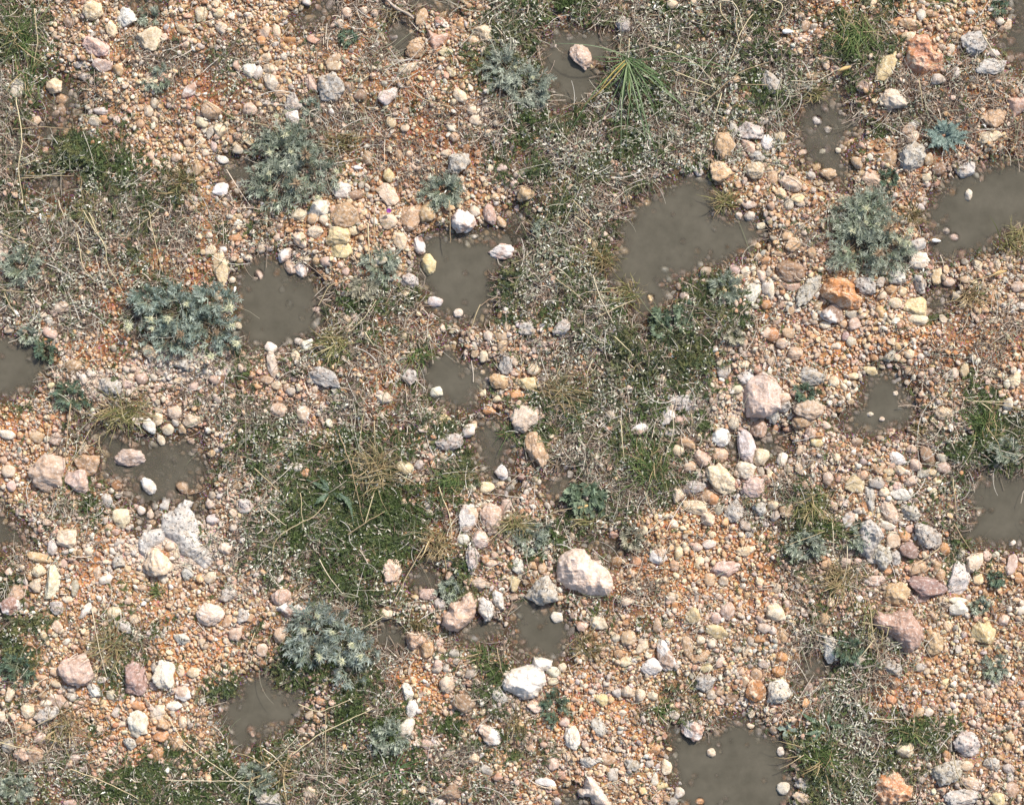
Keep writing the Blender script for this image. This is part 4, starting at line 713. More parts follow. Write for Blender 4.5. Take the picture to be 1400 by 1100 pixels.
# fine wild grass wisps among them
x, y = cand(16000, 4, .5, 98, 50, -1, True); n = len(x)
z = ground_h(x, y) + .004; L = rng.uniform(10, 34, n)
Pt = curved(n, x, y, z, L, 5, .5, rng.uniform(.1, .6, n), droop=.6); W = np.linspace(1, .15, 5)[None] * (rng.uniform(.35, .6, n) * S)[:, None] * .8
v, F, c = ribbons(Pt, W, pick([(120,124,78),(146,140,96),(100,110,64),(168,156,116),(188,172,132)], n))
o = build('wild_grass', v, F, M_LEAF, col=c, smooth=False); tag(o, "thin wisps of wild grass among the herbs", 'grass', kind='stuff')

x, y = cand(60000, 2, .26, 101, 45, -4, False, 1.3); n = len(x)
z = np.maximum(ground_h(x, y), WATER_Z) + rng.uniform(.006, .034, n); L = rng.gamma(3, 8, n) + 8
Pt = curved(n, x, y, z, L, 7, .9, rng.normal(0, .15, n)); W = np.linspace(1, .5, 7)[None] * (rng.uniform(.26, .5, n) * S)[:, None]
v, F, c = ribbons(Pt, W, pick([(176,170,152),(198,190,172),(138,132,114),(108,102,86),(150,150,124),(208,202,190),(128,134,104)], n))
o = build('wiry_stems', v, F, M_DRY, col=c, smooth=False); tag(o, "grey and straw-coloured wiry dead stems tangled over the scrub", 'dead stems', kind='stuff'); print('wires', n)

# ------------------------------------------------------------------ plants
def zt(x, y): return float(max(ground_h(x, y), WATER_Z))
PLANTS = []
def foliage_ribs(r, cx, cy, R, n_st, leaf, wid, cols, h=.05, sy=1., a0=0., leaf_n=16, spread=1., tips=None, hole=.0):
    """feathery stems radiating from several points, leaflets both sides; sizes px"""
    P_, W_, C_ = [], [], []; stems = []
    g = zt(cx, cy)
    cl = np.array([lin(c) for c in cols]); tp = np.array([lin(c) for c in (tips or cols)])
    for i in range(n_st):
        a = r.uniform(0, 2 * PI); rad = R * math.sqrt(r.uniform(hole, 1)) * spread * (.62 + .28 * (r.random() < .3))
        ex, ey = cx + math.cos(a) * rad, cy + math.sin(a) * rad * sy
        ba = a + r.normal(0, .7); ll = R * r.uniform(.22, .55)
        tx, ty = ex + math.cos(ba) * ll, ey + math.sin(ba) * ll * (sy * .5 + .5)
        hz0 = h * (1 - .6 * (rad / R)) * r.uniform(.3, .8); hz1 = hz0 + h * r.uniform(.05, .45)
        m_ = leaf_n
        t = np.linspace(.1, 1, m_)
        px_ = ex + (tx - ex) * t; py_ = ey + (ty - ey) * t; pz = g + hz0 + (hz1 - hz0) * t
        stems.append((np.stack([wx(px_), wy(py_), pz], 1)))
        sgn = np.where(np.arange(m_) % 2, 1, -1)
        la = -ba + sgn * r.uniform(.3, 1.1, m_) + r.normal(0, .35, m_)
        LL = leaf * r.uniform(.6, 1.3, m_) * (1.1 - .55 * t) * S
        el = r.uniform(-.1, .7, m_)
        tt = np.linspace(0, 1, 3)[None, :, None]
        D = np.stack([np.cos(la), np.sin(la), el], -1)[:, None]
        base_ = np.stack([wx(px_), wy(py_), pz], -1)[:, None]
        P_.append(base_ + D * LL[:, None, None] * tt)
        W_.append(np.array([.7, 1, .15])[None] * (wid * r.uniform(.7, 1.2, m_) * S * .5)[:, None])
        bc = cl[r.integers(len(cl))]; tc = tp[r.integers(len(tp))]
        C_.append((bc * (1 - t[:, None] ** 2 * .7) + tc * t[:, None] ** 2 * .7) * (1 + r.normal(0, .14, (m_, 1))) * r.uniform(.7, 1.25))
    P_ = np.concatenate(P_); W_ = np.concatenate(W_); C_ = np.clip(np.concatenate(C_), .01, .85)
    return ribbons(P_, W_, C_, r.uniform(-.5, .5, len(P_))), stems
def flower_head(name, x, y, z, R, r, parent, cols=((206,200,160),(226,222,190)), n=46):
    """a tufted bristly head: spiky ribbons out of a small core"""
    V0, F0 = ICO[1]; core = V0 * R * S * .42 * np.array([1, 1, .7]) + np.array([float(wx(x)), float(wy(y)), z])
    a = r.uniform(0, 2 * PI, n); el = r.uniform(.0, 1.4, n)
    D = np.stack([np.cos(a) * np.cos(el), np.sin(a) * np.cos(el), np.sin(el)], -1)[:, None]
    P_ = np.array([float(wx(x)), float(wy(y)), z]) + D * (R * S * r.uniform(.6, 1.1, n))[:, None, None] * np.linspace(.15, 1, 3)[None, :, None]
    W_ = np.array([.8, 1, .1])[None] * np.full((n, 1), .55 * S * .5 * max(1, R / 7))
    c_ = np.array([lin(c) for c in cols])[r.integers(0, len(cols), n)]
    v, F, c = ribbons(P_, W_, c_)
    F3 = F0 + len(v)
    return build(name, np.concatenate([v, core]), [F, F3], M_DRY, col=np.concatenate([c, np.repeat(lin(cols[0])[None] * .9, len(core), 0)]), parent=parent, smooth=False)
SAGE = [(116,128,112),(146,156,138),(98,112,94),(164,172,154),(126,138,110)]; SAGET = [(190,196,178),(170,178,160),(206,208,188)]
TEAL = [(86,98,72),(104,116,88),(74,86,62),(124,132,104)]
def shrub(name, label, cat, x, y, R, sy, n_st, heads=(), cols=SAGE, tips=SAGET, h=.07, leaf=7.5, wid=.95, group=None, seed=0, lobes=None):
    r = np.random.default_rng(4000 + seed)
    parts, stems = [], []
    for (lx, ly, lR, ls, ln) in (lobes or [(x, y, R, sy, n_st)]):
        rb, st = foliage_ribs(r, lx, ly, lR * r.uniform(.82, 1.02), int(ln * 1.0), leaf, wid, cols, h, ls, tips=tips); parts.append(rb); stems += st
    # an inner fill of shorter darker shoots
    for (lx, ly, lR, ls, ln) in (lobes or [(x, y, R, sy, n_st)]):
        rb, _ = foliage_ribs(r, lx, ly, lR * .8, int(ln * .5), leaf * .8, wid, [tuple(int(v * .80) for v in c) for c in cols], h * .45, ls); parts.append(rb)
    g = zt(x, y); root = empty(name, (float(wx(x)), float(wy(y)), g)); tag(root, label, cat, group)
    inv = np.array(root.location)
    tubes = [tube(s[::4], np.linspace(.0016, .0007, len(s[::4])), lin((130,128,104)), 4) for s in stems[::2]]
    # roots of the stems run back to the foot of the plant
    foot = np.array([float(wx(x)), float(wy(y)), g - .005])
    for s in stems[::3]: tubes.append(tube(np.stack([foot, (foot + s[0]) / 2 + [0, 0, -.004], s[0]]), [.0022, .0018, .0012], lin((120,108,86)), 4))
    if len(tubes) < 60: parts += tubes
    else: v, F, c = join(tubes); build('stems', v - inv, F, M_STEM, col=c, parent=root)
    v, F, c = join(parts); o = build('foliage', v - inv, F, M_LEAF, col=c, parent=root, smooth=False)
    for hx, hy, hR, dead in heads:
        hz_ = g + h * r.uniform(.75, 1.05)
        o = flower_head('flower_head', hx, hy, hz_, hR, r, None, ((158,136,110),(136,116,92),(182,160,132)) if dead else ((208,206,172),(228,226,200),(190,196,160)))
        o.data.transform(__import__('mathutils').Matrix.Translation(-Vector(inv))); o.parent = root
        if dead: o['label'] = 'dry brown flower head'
    return root
shrub('silver_shrub', "wide feathery silver-green shrub with cream tufts, upper left, beside a small murky pool", 'shrub', 395, 225, 60, 1, 1, h=.085, seed=1, group='silver feathery shrubs',
  lobes=[(385,205,48,.8,70),(380,255,46,.8,65),(425,235,40,.9,50),(400,190,36,.6,36)], heads=[(393,187,9,0),(372,212,7,0),(400,211,6,0),(382,163,7,0),(421,215,12,1),(408,253,11,1),(437,273,8,0),(463,238,7,0),(372,240,6,0)])
shrub('silver_shrub', "wide feathery silver-green shrub above the orange rock at right", 'shrub', 1185, 320, 60, 1, 1, h=.085, seed=2, group='silver feathery shrubs',
  lobes=[(1180,300,52,.8,80),(1165,340,46,.8,66),(1210,345,42,.9,56),(1190,280,40,.6,40)], heads=[(1180,288,8,0),(1162,318,8,0),(1194,309,6,0),(1212,314,12,1),(1197,348,11,1),(1225,330,7,0),(1180,306,5,0),(1240,318,9,0),(1237,335,9,0)])
shrub('silver_shrub', "long blue-green shrub with white woolly tips left of the round puddle", 'shrub', 250, 430, 60, 1, 1, h=.085, seed=3, group='silver feathery shrubs',
  cols=[(106,120,104),(134,146,130),(86,102,86),(160,170,154)], tips=[(186,200,190),(160,178,168)],
  lobes=[(205,412,34,.7,44),(245,425,46,.8,66),(290,410,36,.8,52),(235,465,34,.7,44),(290,450,38,.8,44),(315,470,18,.8,14)], heads=[(211,437,9,0),(181,447,11,0),(235,437,9,0),(259,417,7,0),(213,450,6,0),(323,446,7,0),(327,470,9,0),(293,487,9,0),(318,422,12,0),(252,458,10,1),(300,455,7,1)])
shrub('silver_shrub', "silver-blue feathery shrub with cream star heads above the lower left puddle", 'shrub', 450, 885, 60, 1, 1, h=.09, seed=4, group='silver feathery shrubs',
  cols=[(124,134,118),(152,160,144),(104,116,98),(172,178,164)], tips=[(184,196,190),(166,180,174)],
  leaf=9.5, lobes=[(436,858,44,.7,44),(424,888,34,.7,30),(472,876,38,.8,36),(482,915,28,1,20),(425,838,30,.6,18),(500,890,22,1,12)], heads=[(440,893,9,0),(420,857,7,0),(470,899,8,0),(483,877,8,0),(495,893,8,0),(437,838,7,0),(458,860,6,0)])
shrub('silver_shrub', "small round grey-green shrub between gravel and stones, upper middle", 'shrub', 606, 261, 30, .85, 60, h=.05, seed=5)
shrub('silver_shrub', "pale silver shrub spreading along the left shore of the one-rock puddle", 'shrub', 705, 108, 40, 1, 1, h=.06, seed=6, cols=[(138,148,134),(158,164,148),(120,130,116)],
  lobes=[(690,95,34,1.1,50),(720,118,34,1,50),(735,135,18,1,14)], heads=[(705,95,5,0),(728,110,5,0)])
small = [(30,365,28,.85,'SAGE',"round sage-green clump on dry litter near the left edge",'sage_plant'),
 (205,25,13,1,'SAGE',"tiny grey-green tuft between cream stones near the top",'sage_plant'),(220,108,16,1.3,'SAGE',"small bluish tuft on dry litter below the tiny grey-green tuft",'sage_plant'),
 (38,458,15,.8,'SAGE',"small sage plant at the top of the left-edge puddle",'sage_plant'),(63,478,15,1.3,'TEAL',"small dark green plant at the right end of the left-edge puddle",'sage_plant'),
 (97,540,24,.8,'TEAL',"soft teal plant left of the arching yellow tuft",'sage_plant'),(1160,886,22,1,'TEAL',"dark teal plant right of the white oval rock",'sage_plant'),
 (1360,908,16,1.3,'SAGE',"small silvery plant near the right edge, lower part",'sage_plant'),(1338,828,13,.8,'SAGE',"tiny pale blue plant at the right, above the yellowish block",'sage_plant'),
 (802,680,27,.75,'TEALB',"teal broad-leaved plant at the centre beside a small pool",'leafy_plant'),(904,445,15,1.7,'TEALB',"bright teal spurge plant below the largest puddle",'leafy_plant'),(931,432,11,1.8,'TEALB',"thin teal plant right of the bright teal spurge",'leafy_plant'),
 (1100,537,19,.7,'TEAL',"dark teal clump below the flat grey stone, right half",'sage_plant'),(728,735,26,.8,'SAGE',"small silver clump above left of the biggest rock",'sage_plant'),
 (1177,730,18,1.5,'SAGE',"blue-green tuft on the left side of the big grey rock",'sage_plant'),(1100,745,28,.6,'SAGE',"feathery green plant under the spreading right tuft",'sage_plant'),
 (615,803,18,.9,'SAGE',"dull grey-green clump just above the pink boulder",'sage_plant'),(865,735,16,1.1,'PALE',"pale dry clump right of the thin dark pool",'sage_plant'),
 (25,1075,26,.8,'SAGE',"blue-grey sage plant in the bottom left corner",'sage_plant'),(28,910,24,1,'TEAL',"green thistle-like plant near the left edge, lower part",'sage_plant'),
 (1372,615,24,.8,'SAGE',"leafy grey-green plant at the right edge above the big puddle",'sage_plant'),(520,362,28,.9,'SAGE',"loose silver plant between the two upper middle puddles",'sage_plant'),
 (500,395,22,.7,'PALE',"grey wiry plant below the loose silver plant",'sage_plant'),(741,316,13,1,'SAGE',"small silvery sprig left of the largest puddle",'sage_plant'),
 (990,395,24,.9,'SAGE',"grey-green plant below the largest puddle's right shore",'sage_plant'),(1005,460,14,.7,'PALE',"small white-leaved plant beside the cream stones below the largest puddle",'sage_plant'),
 (160,330,0,1,'',"",''),(590,385,0,1,'',"",''),(1360,790,13,.8,'TEAL',"small plant with white flecks below the big right puddle",'sage_plant'),(475,52,12,1,'TEAL',"small dark tuft left of the pool under the driftwood",'sage_plant'),
 (425,148,12,1.2,'SAGE',"tiny green tuft on the grey stone left of the top pitted rock",'sage_plant'),(1050,800,0,1,'',"",''),(850,745,0,1,'',"",''),(1263,1010,0,1,'',"",''),
 (757,965,20,1.4,'TEAL',"grey-green tuft below the brightest white rock",'sage_plant'),(1215,245,12,.9,'TEAL',"tiny dark sprig between two pitted stones, right",'sage_plant'),(1365,10,14,1.1,'TEAL',"small dark green tuft at the top edge near the right corner",'sage_plant'),
 (350,1062,26,.9,'SAGE',"grey-green leafy clump at the bottom below the lower left puddle",'sage_plant'),(535,1005,30,.9,'SAGE',"loose grey-green plant between the lower silver shrub and the bone-white stones",'sage_plant')]
CT = {'SAGE': (SAGE, SAGET), 'TEAL': (TEAL, [(120,150,132),(96,130,112)]), 'TEALB': ([(92,110,82),(112,128,100),(78,94,68),(130,144,116)], [(146,162,136)]), 'PALE': ([(156,152,130),(176,170,146),(134,134,112)], [(196,190,168)])}
for k, (x, y, R, sy, ct, lab, nm) in enumerate(small):
    if R: 
        broad = nm == 'leafy_plant'
        shrub(nm, lab, 'plant', x, y, R * 1.1, sy, int(10 + R * R * .055), cols=CT[ct][0], tips=CT[ct][1], h=.02 + R * .0012, leaf=8 if broad else 6.5, wid=2.4 if broad else .95, seed=20 + k)
# star-shaped blue thistle: long arching pinnate leaves from a centre
def rosette(name, label, x, y, leaves, cols, leaf=5, wid=1.2, seed=0, mid=(150,166,156), h=.03):
    r = np.random.default_rng(seed); g = zt(x, y); root = empty(name, (float(wx(x)), float(wy(y)), g)); tag(root, label, 'plant')
    inv = np.array(root.location)
    for (ex, ey) in leaves:
        Lp = math.hypot(ex - x, ey - y); m_ = max(6, int(Lp * .8)); t = np.linspace(.12, 1, m_)
        bx, by = r.normal(0, .07, 2) * Lp
        cxp = x + (ex - x) * t + bx * np.sin(t * PI); cyp = y + (ey - y) * t + by * np.sin(t * PI)
        cz = g + .006 + h * np.sin(np.clip(t * 2.6, 0, PI * .95)) * r.uniform(.5, 1)
        base_ = np.stack([wx(cxp), wy(cyp), cz], -1)
        a = math.atan2(-(ey - y), ex - x)
        P_, W_ = [], []
        for sg in (-1, 1):
            la = a + sg * r.uniform(.6, 1.1, m_); LL = leaf * S * np.sin(np.clip(t * 1.15, 0, 1) * PI * .86 + .35) * r.uniform(.7, 1.2, m_)
            D = np.stack([np.cos(la), np.sin(la), r.uniform(-.1, .35, m_)], -1)[:, None]
            P_.append(base_[:, None] + D * np.abs(LL)[:, None, None] * np.linspace(0, 1, 3)[None, :, None])
            W_.append(np.array([.8, 1, .1])[None] * np.full((m_, 1), wid * S * .5))
        P_ = np.concatenate(P_); W_ = np.concatenate(W_)
        cc = np.array([lin(c) for c in cols])[r.integers(0, len(cols), len(P_))] * (1 + r.normal(0, .1, (len(P_), 1)))
        p2 = ribbons(P_, W_, cc, r.uniform(-.4, .4, len(P_)))
        p3 = tube(base_, np.linspace(.0016, .0005, m_), lin(mid), 4)
        v, F, c = join([p2, p3]); build('leaf', v - inv, F, M_LEAF, col=c, parent=root, smooth=False)
    return root
r = np.random.default_rng(5)
L1 = [(1290 + math.cos(a) * R_, 187 + math.sin(a) * R_ * .85) for a, R_ in zip(np.linspace(0, 2 * PI, 26, endpoint=False) + r.normal(0, .1, 26), r.uniform(20, 38, 26))]
rosette('blue_thistle', "star-shaped blue-grey thistle flat on gravel near the right edge, upper part", 1290, 187, L1, [(120,140,130),(140,158,148),(102,122,112),(156,172,160)], 5.5, 1.5, 11, h=.035)
rosette('toothed_leaf_plant', "flat plant with four long toothed grey-green leaves above the bottom right tuft", 1131, 991, [(1088,967),(1104,1018),(1171,994),(1132,972),(1098,1000)], [(120,138,112),(136,152,126),(98,120,88)], 4.2, 2.6, 12, h=.015)
rosette('toothed_leaf_plant', "plant with long toothed grey-green leaves inside the big green patch", 452, 672, [(484,716),(484,687),(420,655),(430,690),(436,650)], [(104,124,98),(122,140,114),(90,110,82)], 4.5, 2.8, 13, h=.03)
rosette('toothed_leaf_plant', "silvery plant of stubby toothed leaves left of the toothed-leaf star", 1075, 997, [(1060,994),(1092,996),(1070,1008),(1082,986)], [(140,156,140),(156,168,154)], 4.2, 2.4, 14, h=.012)

# grass tufts
GG = {'green': [(88,110,58),(104,124,70),(74,96,52),(128,138,86)], 'yellow': [(132,128,78),(156,148,102),(108,114,66),(178,166,126)],
      'dry': [(172,152,112),(192,172,132),(146,126,92),(126,124,84)], 'brown': [(128,110,76),(152,132,96),(108,98,64),(116,114,72)]}
def tuft(label, x, y, R, kind, n, sy=1., a_mid=None, a_spread=PI, h=.5, wid=1.0, seed=0, group=None, name='grass_tuft'):
    r = np.random.default_rng(6000 + seed); g = zt(x, y); root = empty(name, (float(wx(x)), float(wy(y)), g)); tag(root, label, 'grass tuft', group)
    inv = np.array(root.location)
    for part, nn, cset in (('blades', int(n * .75), kind), ('dry_blades', int(n * .25), 'dry')):
        am = r.uniform(-PI, PI); a = np.where(r.random(nn) < .62, am + r.normal(0, .8, nn), r.uniform(-PI, PI, nn))     # lopsided, as wind and feet leave it
        L = R * S * np.clip(r.gamma(4, .19, nn), .25, 1.5); k = 6; t = np.linspace(0, 1, k)[None]
        aa = a[:, None] + r.normal(0, .85, nn)[:, None] * t ** 1.3 + r.normal(0, .12, (nn, k))
        lean = r.uniform(.6, 1.0, nn)[:, None]; st = L[:, None] / (k - 1) * lean
        dx = np.cos(aa) * st; dy = -np.sin(aa) * st * sy
        b0x = float(wx(x)) + r.normal(0, R * .24 * S, nn); b0y = float(wy(y)) + r.normal(0, R * .24 * S * sy, nn)
        X = b0x[:, None] + np.cumsum(dx, 1) - dx[:, :1]; Y = b0y[:, None] + np.cumsum(dy, 1) - dy[:, :1]
        hh = h * L[:, None] * r.uniform(.3, 1, nn)[:, None] * np.sin(t * PI * r.uniform(.55, .95, nn)[:, None])
        P_ = np.stack([X, Y, g + .002 + hh], -1)
        W_ = np.array([.8, 1, 1, .8, .5, .1])[None] * (wid * r.uniform(.7, 1.2, nn) * S * .5)[:, None]
        cc = np.array([lin(c) for c in GG[cset]])[r.integers(0, len(GG[cset]), nn)] * (1 + r.normal(0, .12, (nn, 1)))
        v, F, c = ribbons(P_, W_, cc, r.normal(0, .3, nn)); build(part, v - inv, F, M_LEAF, col=c, parent=root, smooth=False)
    return root
TUFTS = [("arching yellow-green tuft on the top left of the murky left puddle",165,562,46,'yellow',170,.7),("spiky yellow-green tuft below right of the round clear-edged left puddle",460,466,32,'yellow',120,.9),
 ("yellow tuft with long dry roots at upper left",118,285,26,'yellow',90,1),("brown-green tuft at the right of the upper left herb patch",250,250,30,'brown',110,.9),("olive tuft poking into the top right of the largest puddle",990,276,24,'yellow',110,.8),
 ("green tuft above left of the pebble-ringed puddle",570,482,26,'green',100,.9),("golden-brown tuft on the left shore of the largest puddle",820,352,30,'brown',130,.8),("yellowish tuft at the fork of the largest puddle",858,400,26,'yellow',90,.8),
 ("golden tuft at the right of the puddle below the biggest rock",800,885,28,'brown',110,1),("bright grass tuft at the right edge below the shell puddle",1388,335,34,'yellow',120,1),("yellow-green tuft above the drowned-stones puddle",1112,128,24,'yellow',80,.7),
 ("tall green bush of fine blades near the top right",1170,45,36,'green',200,1.2),("spreading yellow-green tuft right of centre, lower half",1110,690,30,'yellow',110,.9),("green-yellow tuft just below the spreading tuft",1132,722,34,'green',90,.8),
 ("tiny green tuft on gravel below the white lichen rock",216,808,15,'green',60,1),("thin dry tuft on gravel at left, lower half",155,878,34,'dry',110,1),("grey-green dry tuft under the small dark pool",655,900,34,'green',100,.9),
 ("bright green tuft at the right rim of the big green patch",620,655,30,'green',110,.8),("dense tangled dry-green tuft topping the big green patch",512,640,46,'dry',170,.9),("short golden tuft inside the upper big green patch",450,612,18,'brown',70,1),
 ("sprawling dry tuft right of the narrow central puddle",762,535,40,'dry',140,.8),("dry green tuft left of the right-centre stone field",890,640,42,'green',170,1.1),("bright green tussock in dry litter at lower right",1245,998,24,'green',150,.7),
 ("short green tuft at the very top edge, right",1282,3,18,'green',70,.6),("rusty-brown tuft right of the right silver shrub",1248,297,22,'brown',90,.9),("rusty-brown tuft right of the upper left silver shrub",468,198,30,'brown',100,.6),
 ("wispy dry tuft above the small murky pool in lower middle",598,745,32,'dry',110,.9),("golden tuft left of the white standing stone near the bottom",706,990,22,'brown',70,1.2),("long-bladed green tuft near the bottom right",1122,1030,38,'green',130,.9),
 ("sparse pale tuft with one seed stalk near the right edge",1328,405,34,'dry',80,.7),("tall thin tuft at the bottom beside the lower left puddle",378,1048,36,'dry',90,1.1),("small green tuft above the bottom puddle",905,968,20,'green',80,.8),
 ("yellowish bushy tuft above the biggest rock",705,715,32,'yellow',110,.7),("yellow-green tuft by the seed stalk above the biggest rock",800,712,26,'yellow',80,.6),("greenish tuft among stones at the top left edge",30,60,40,'green',120,1.2),
 ("thin green tuft beside the white stone at the left edge, upper part",38,115,26,'green',70,1.4),("soft green tuft at the lower right of the right silver shrub's puddle",1345,580,30,'green',120,1.3),("dry golden tuft at the pool near the driftwood twig's left",530,20,18,'dry',50,1),
 ("brown dry tuft over the small pool on red soil",572,850,22,'brown',70,.8),("pale green tuft among mauve stones, far lower right",1265,985,14,'green',40,.8),("dark green tuft at lower right corner of the central rock field",860,1010,0,'green',0,1),
 ("dry brown clump crossing the bottom of the left gravel",90,990,34,'dry',100,1),("green tuft on the upper right bank of the narrow puddle",695,592,18,'green',50,1.2),("greenish tuft hanging in the small right-hand puddle's right bank",1255,590,18,'brown',50,.8),
 ("golden wiry tuft above left of the angular mauve rock",1188,842,34,'yellow',46,1.2),("grey wispy tuft below the spreading right tuft",1150,790,34,'dry',130,1.2)]
for k, (lab, x, y, R, kind, n, sy) in enumerate(TUFTS):
    if R: tuft(lab, x, y, R * 1.1, kind, int(n * 1.1), sy, seed=k)
# the large long-leaved plant: every leaf is its own part, laid where the photo shows it
g = zt(857, 85); root = empty('long_leaved_plant', (float(wx(857)), float(wy(85)), g)); tag(root, "large green plant whose long strap leaves fan downward, right of the one-rock puddle", 'plant'); inv = np.array(root.location)
r = np.random.default_rng(77)
ends = [(812,84,820,88),(808,78,830,82),(830,66,842,76),(835,72,845,80),(765,188,815,128),(800,150,828,115),(828,135,842,110),(843,236,845,150),(846,160,852,120),(851,140,855,110),(856,152,857,115),(862,165,856,120),(870,160,862,120),
 (878,195,868,135),(884,190,872,140),(890,230,875,150),(895,235,878,155),(900,165,880,125),(908,173,884,130),(890,135,876,110),(925,135,900,112),(922,132,895,108),(918,120,892,100),(940,165,905,118),(955,190,912,125),(905,108,885,95),(895,100,880,92),
 (885,92,872,88),(870,75,862,80),(861,62,859,75),(880,118,868,102),(835,118,846,104),(820,108,838,98),(875,128,866,108),(888,122,874,104),(850,110,853,98),(897,128,880,108),(840,100,848,94),(866,118,862,102),(780,175,822,122),(893,152,876,122),(862,185,860,130)]
for _ in range(8):
    a_ = r.normal(1.45, .72); l_ = r.uniform(70, 165); ends.append((857 + math.cos(a_) * l_, 84 + math.sin(a_) * l_, 857 + math.cos(a_) * l_ * .45, 84 + math.sin(a_) * l_ * .45 - 4))
for k, (ex, ey, mx, my) in enumerate(ends):
    t = np.linspace(0, 1, 10); bx, by = 857 + r.normal(0, 2), 84 + r.normal(0, 2)
    w1, w2 = r.normal(0, 5, 2); X = (1 - t) ** 2 * bx + 2 * t * (1 - t) * mx + t ** 2 * ex + w1 * np.sin(t * PI * 1.7) * t; Y = w2 * np.sin(t * PI * 1.5) * t + (1 - t) ** 2 * by + 2 * t * (1 - t) * my + t ** 2 * ey
    Lp = math.hypot(ex - bx, ey - by) * S
    Z = g + .004 + Lp * r.uniform(.18, .40) * np.sin(t * PI * .93) + .012 * (1 - t)
    P_ = np.stack([wx(X), wy(Y), Z], -1)[None]; W_ = (np.array([1, 1, 1, 1, .95, .9, .85, .75, .6, .25]) * r.uniform(1.1, 1.8) * S * .5)[None]
    dry = k in (5, 11, 39); c0 = lin([(118,142,96),(138,158,114),(104,130,84),(156,172,134)][k % 4]) if not dry else lin((176,158,96))
    # a keeled leaf: two halves folded along the midrib
    P2 = P_.copy(); v1, F1, c1 = ribbons(P_, W_, c0[None], np.array([.45])); v2, F2, c2 = ribbons(P_, W_, c0[None] * .92, np.array([-.45]))
    v, F, c = join([(v1, F1, c1), (v2, F2, c2)]); o = build('leaf', v - inv, F, M_LEAF, col=c, parent=root, smooth=False)
    if dry: o['label'] = 'yellowed dry leaf'
# a second, smaller one at the bottom
r = np.random.default_rng(78)
g = zt(540, 1052); root = empty('long_leaved_plant', (float(wx(540)), float(wy(1052)), g)); tag(root, "smaller green strap-leaved plant at the bottom below the bone-white stones", 'plant'); inv = np.array(root.location)
for k, (ex, ey) in enumerate([(465,1090),(480,1075),(500,1052),(512,1068),(530,1080),(545,1075),(560,1072),(575,1060),(588,1035),(580,1045),(568,1020),(565,1008),(550,1030),(520,1040),(590,1028),(571,1092),(560,1085)]):
    t = np.linspace(0, 1, 8); mx, my = (540 + ex) / 2 + r.normal(0, 4), (1050 + ey) / 2 - 4
    X = (1 - t) ** 2 * 540 + 2 * t * (1 - t) * mx + t ** 2 * ex; Y = (1 - t) ** 2 * 1052 + 2 * t * (1 - t) * my + t ** 2 * ey
    P_ = np.stack([wx(X), wy(Y), g + .004 + .02 * np.sin(t * 2.9)], -1)[None]; W_ = (np.array([1, 1, 1, .9, .8, .6, .4, .1]) * r.uniform(1, 1.6) * S * .5)[None]
    v, F, c = ribbons(P_, W_, lin([(92,124,76),(112,140,94)][k % 2])[None], np.array([r.normal(0, .4)])); build('leaf', v - inv, F, M_LEAF, col=c, parent=root, smooth=False)

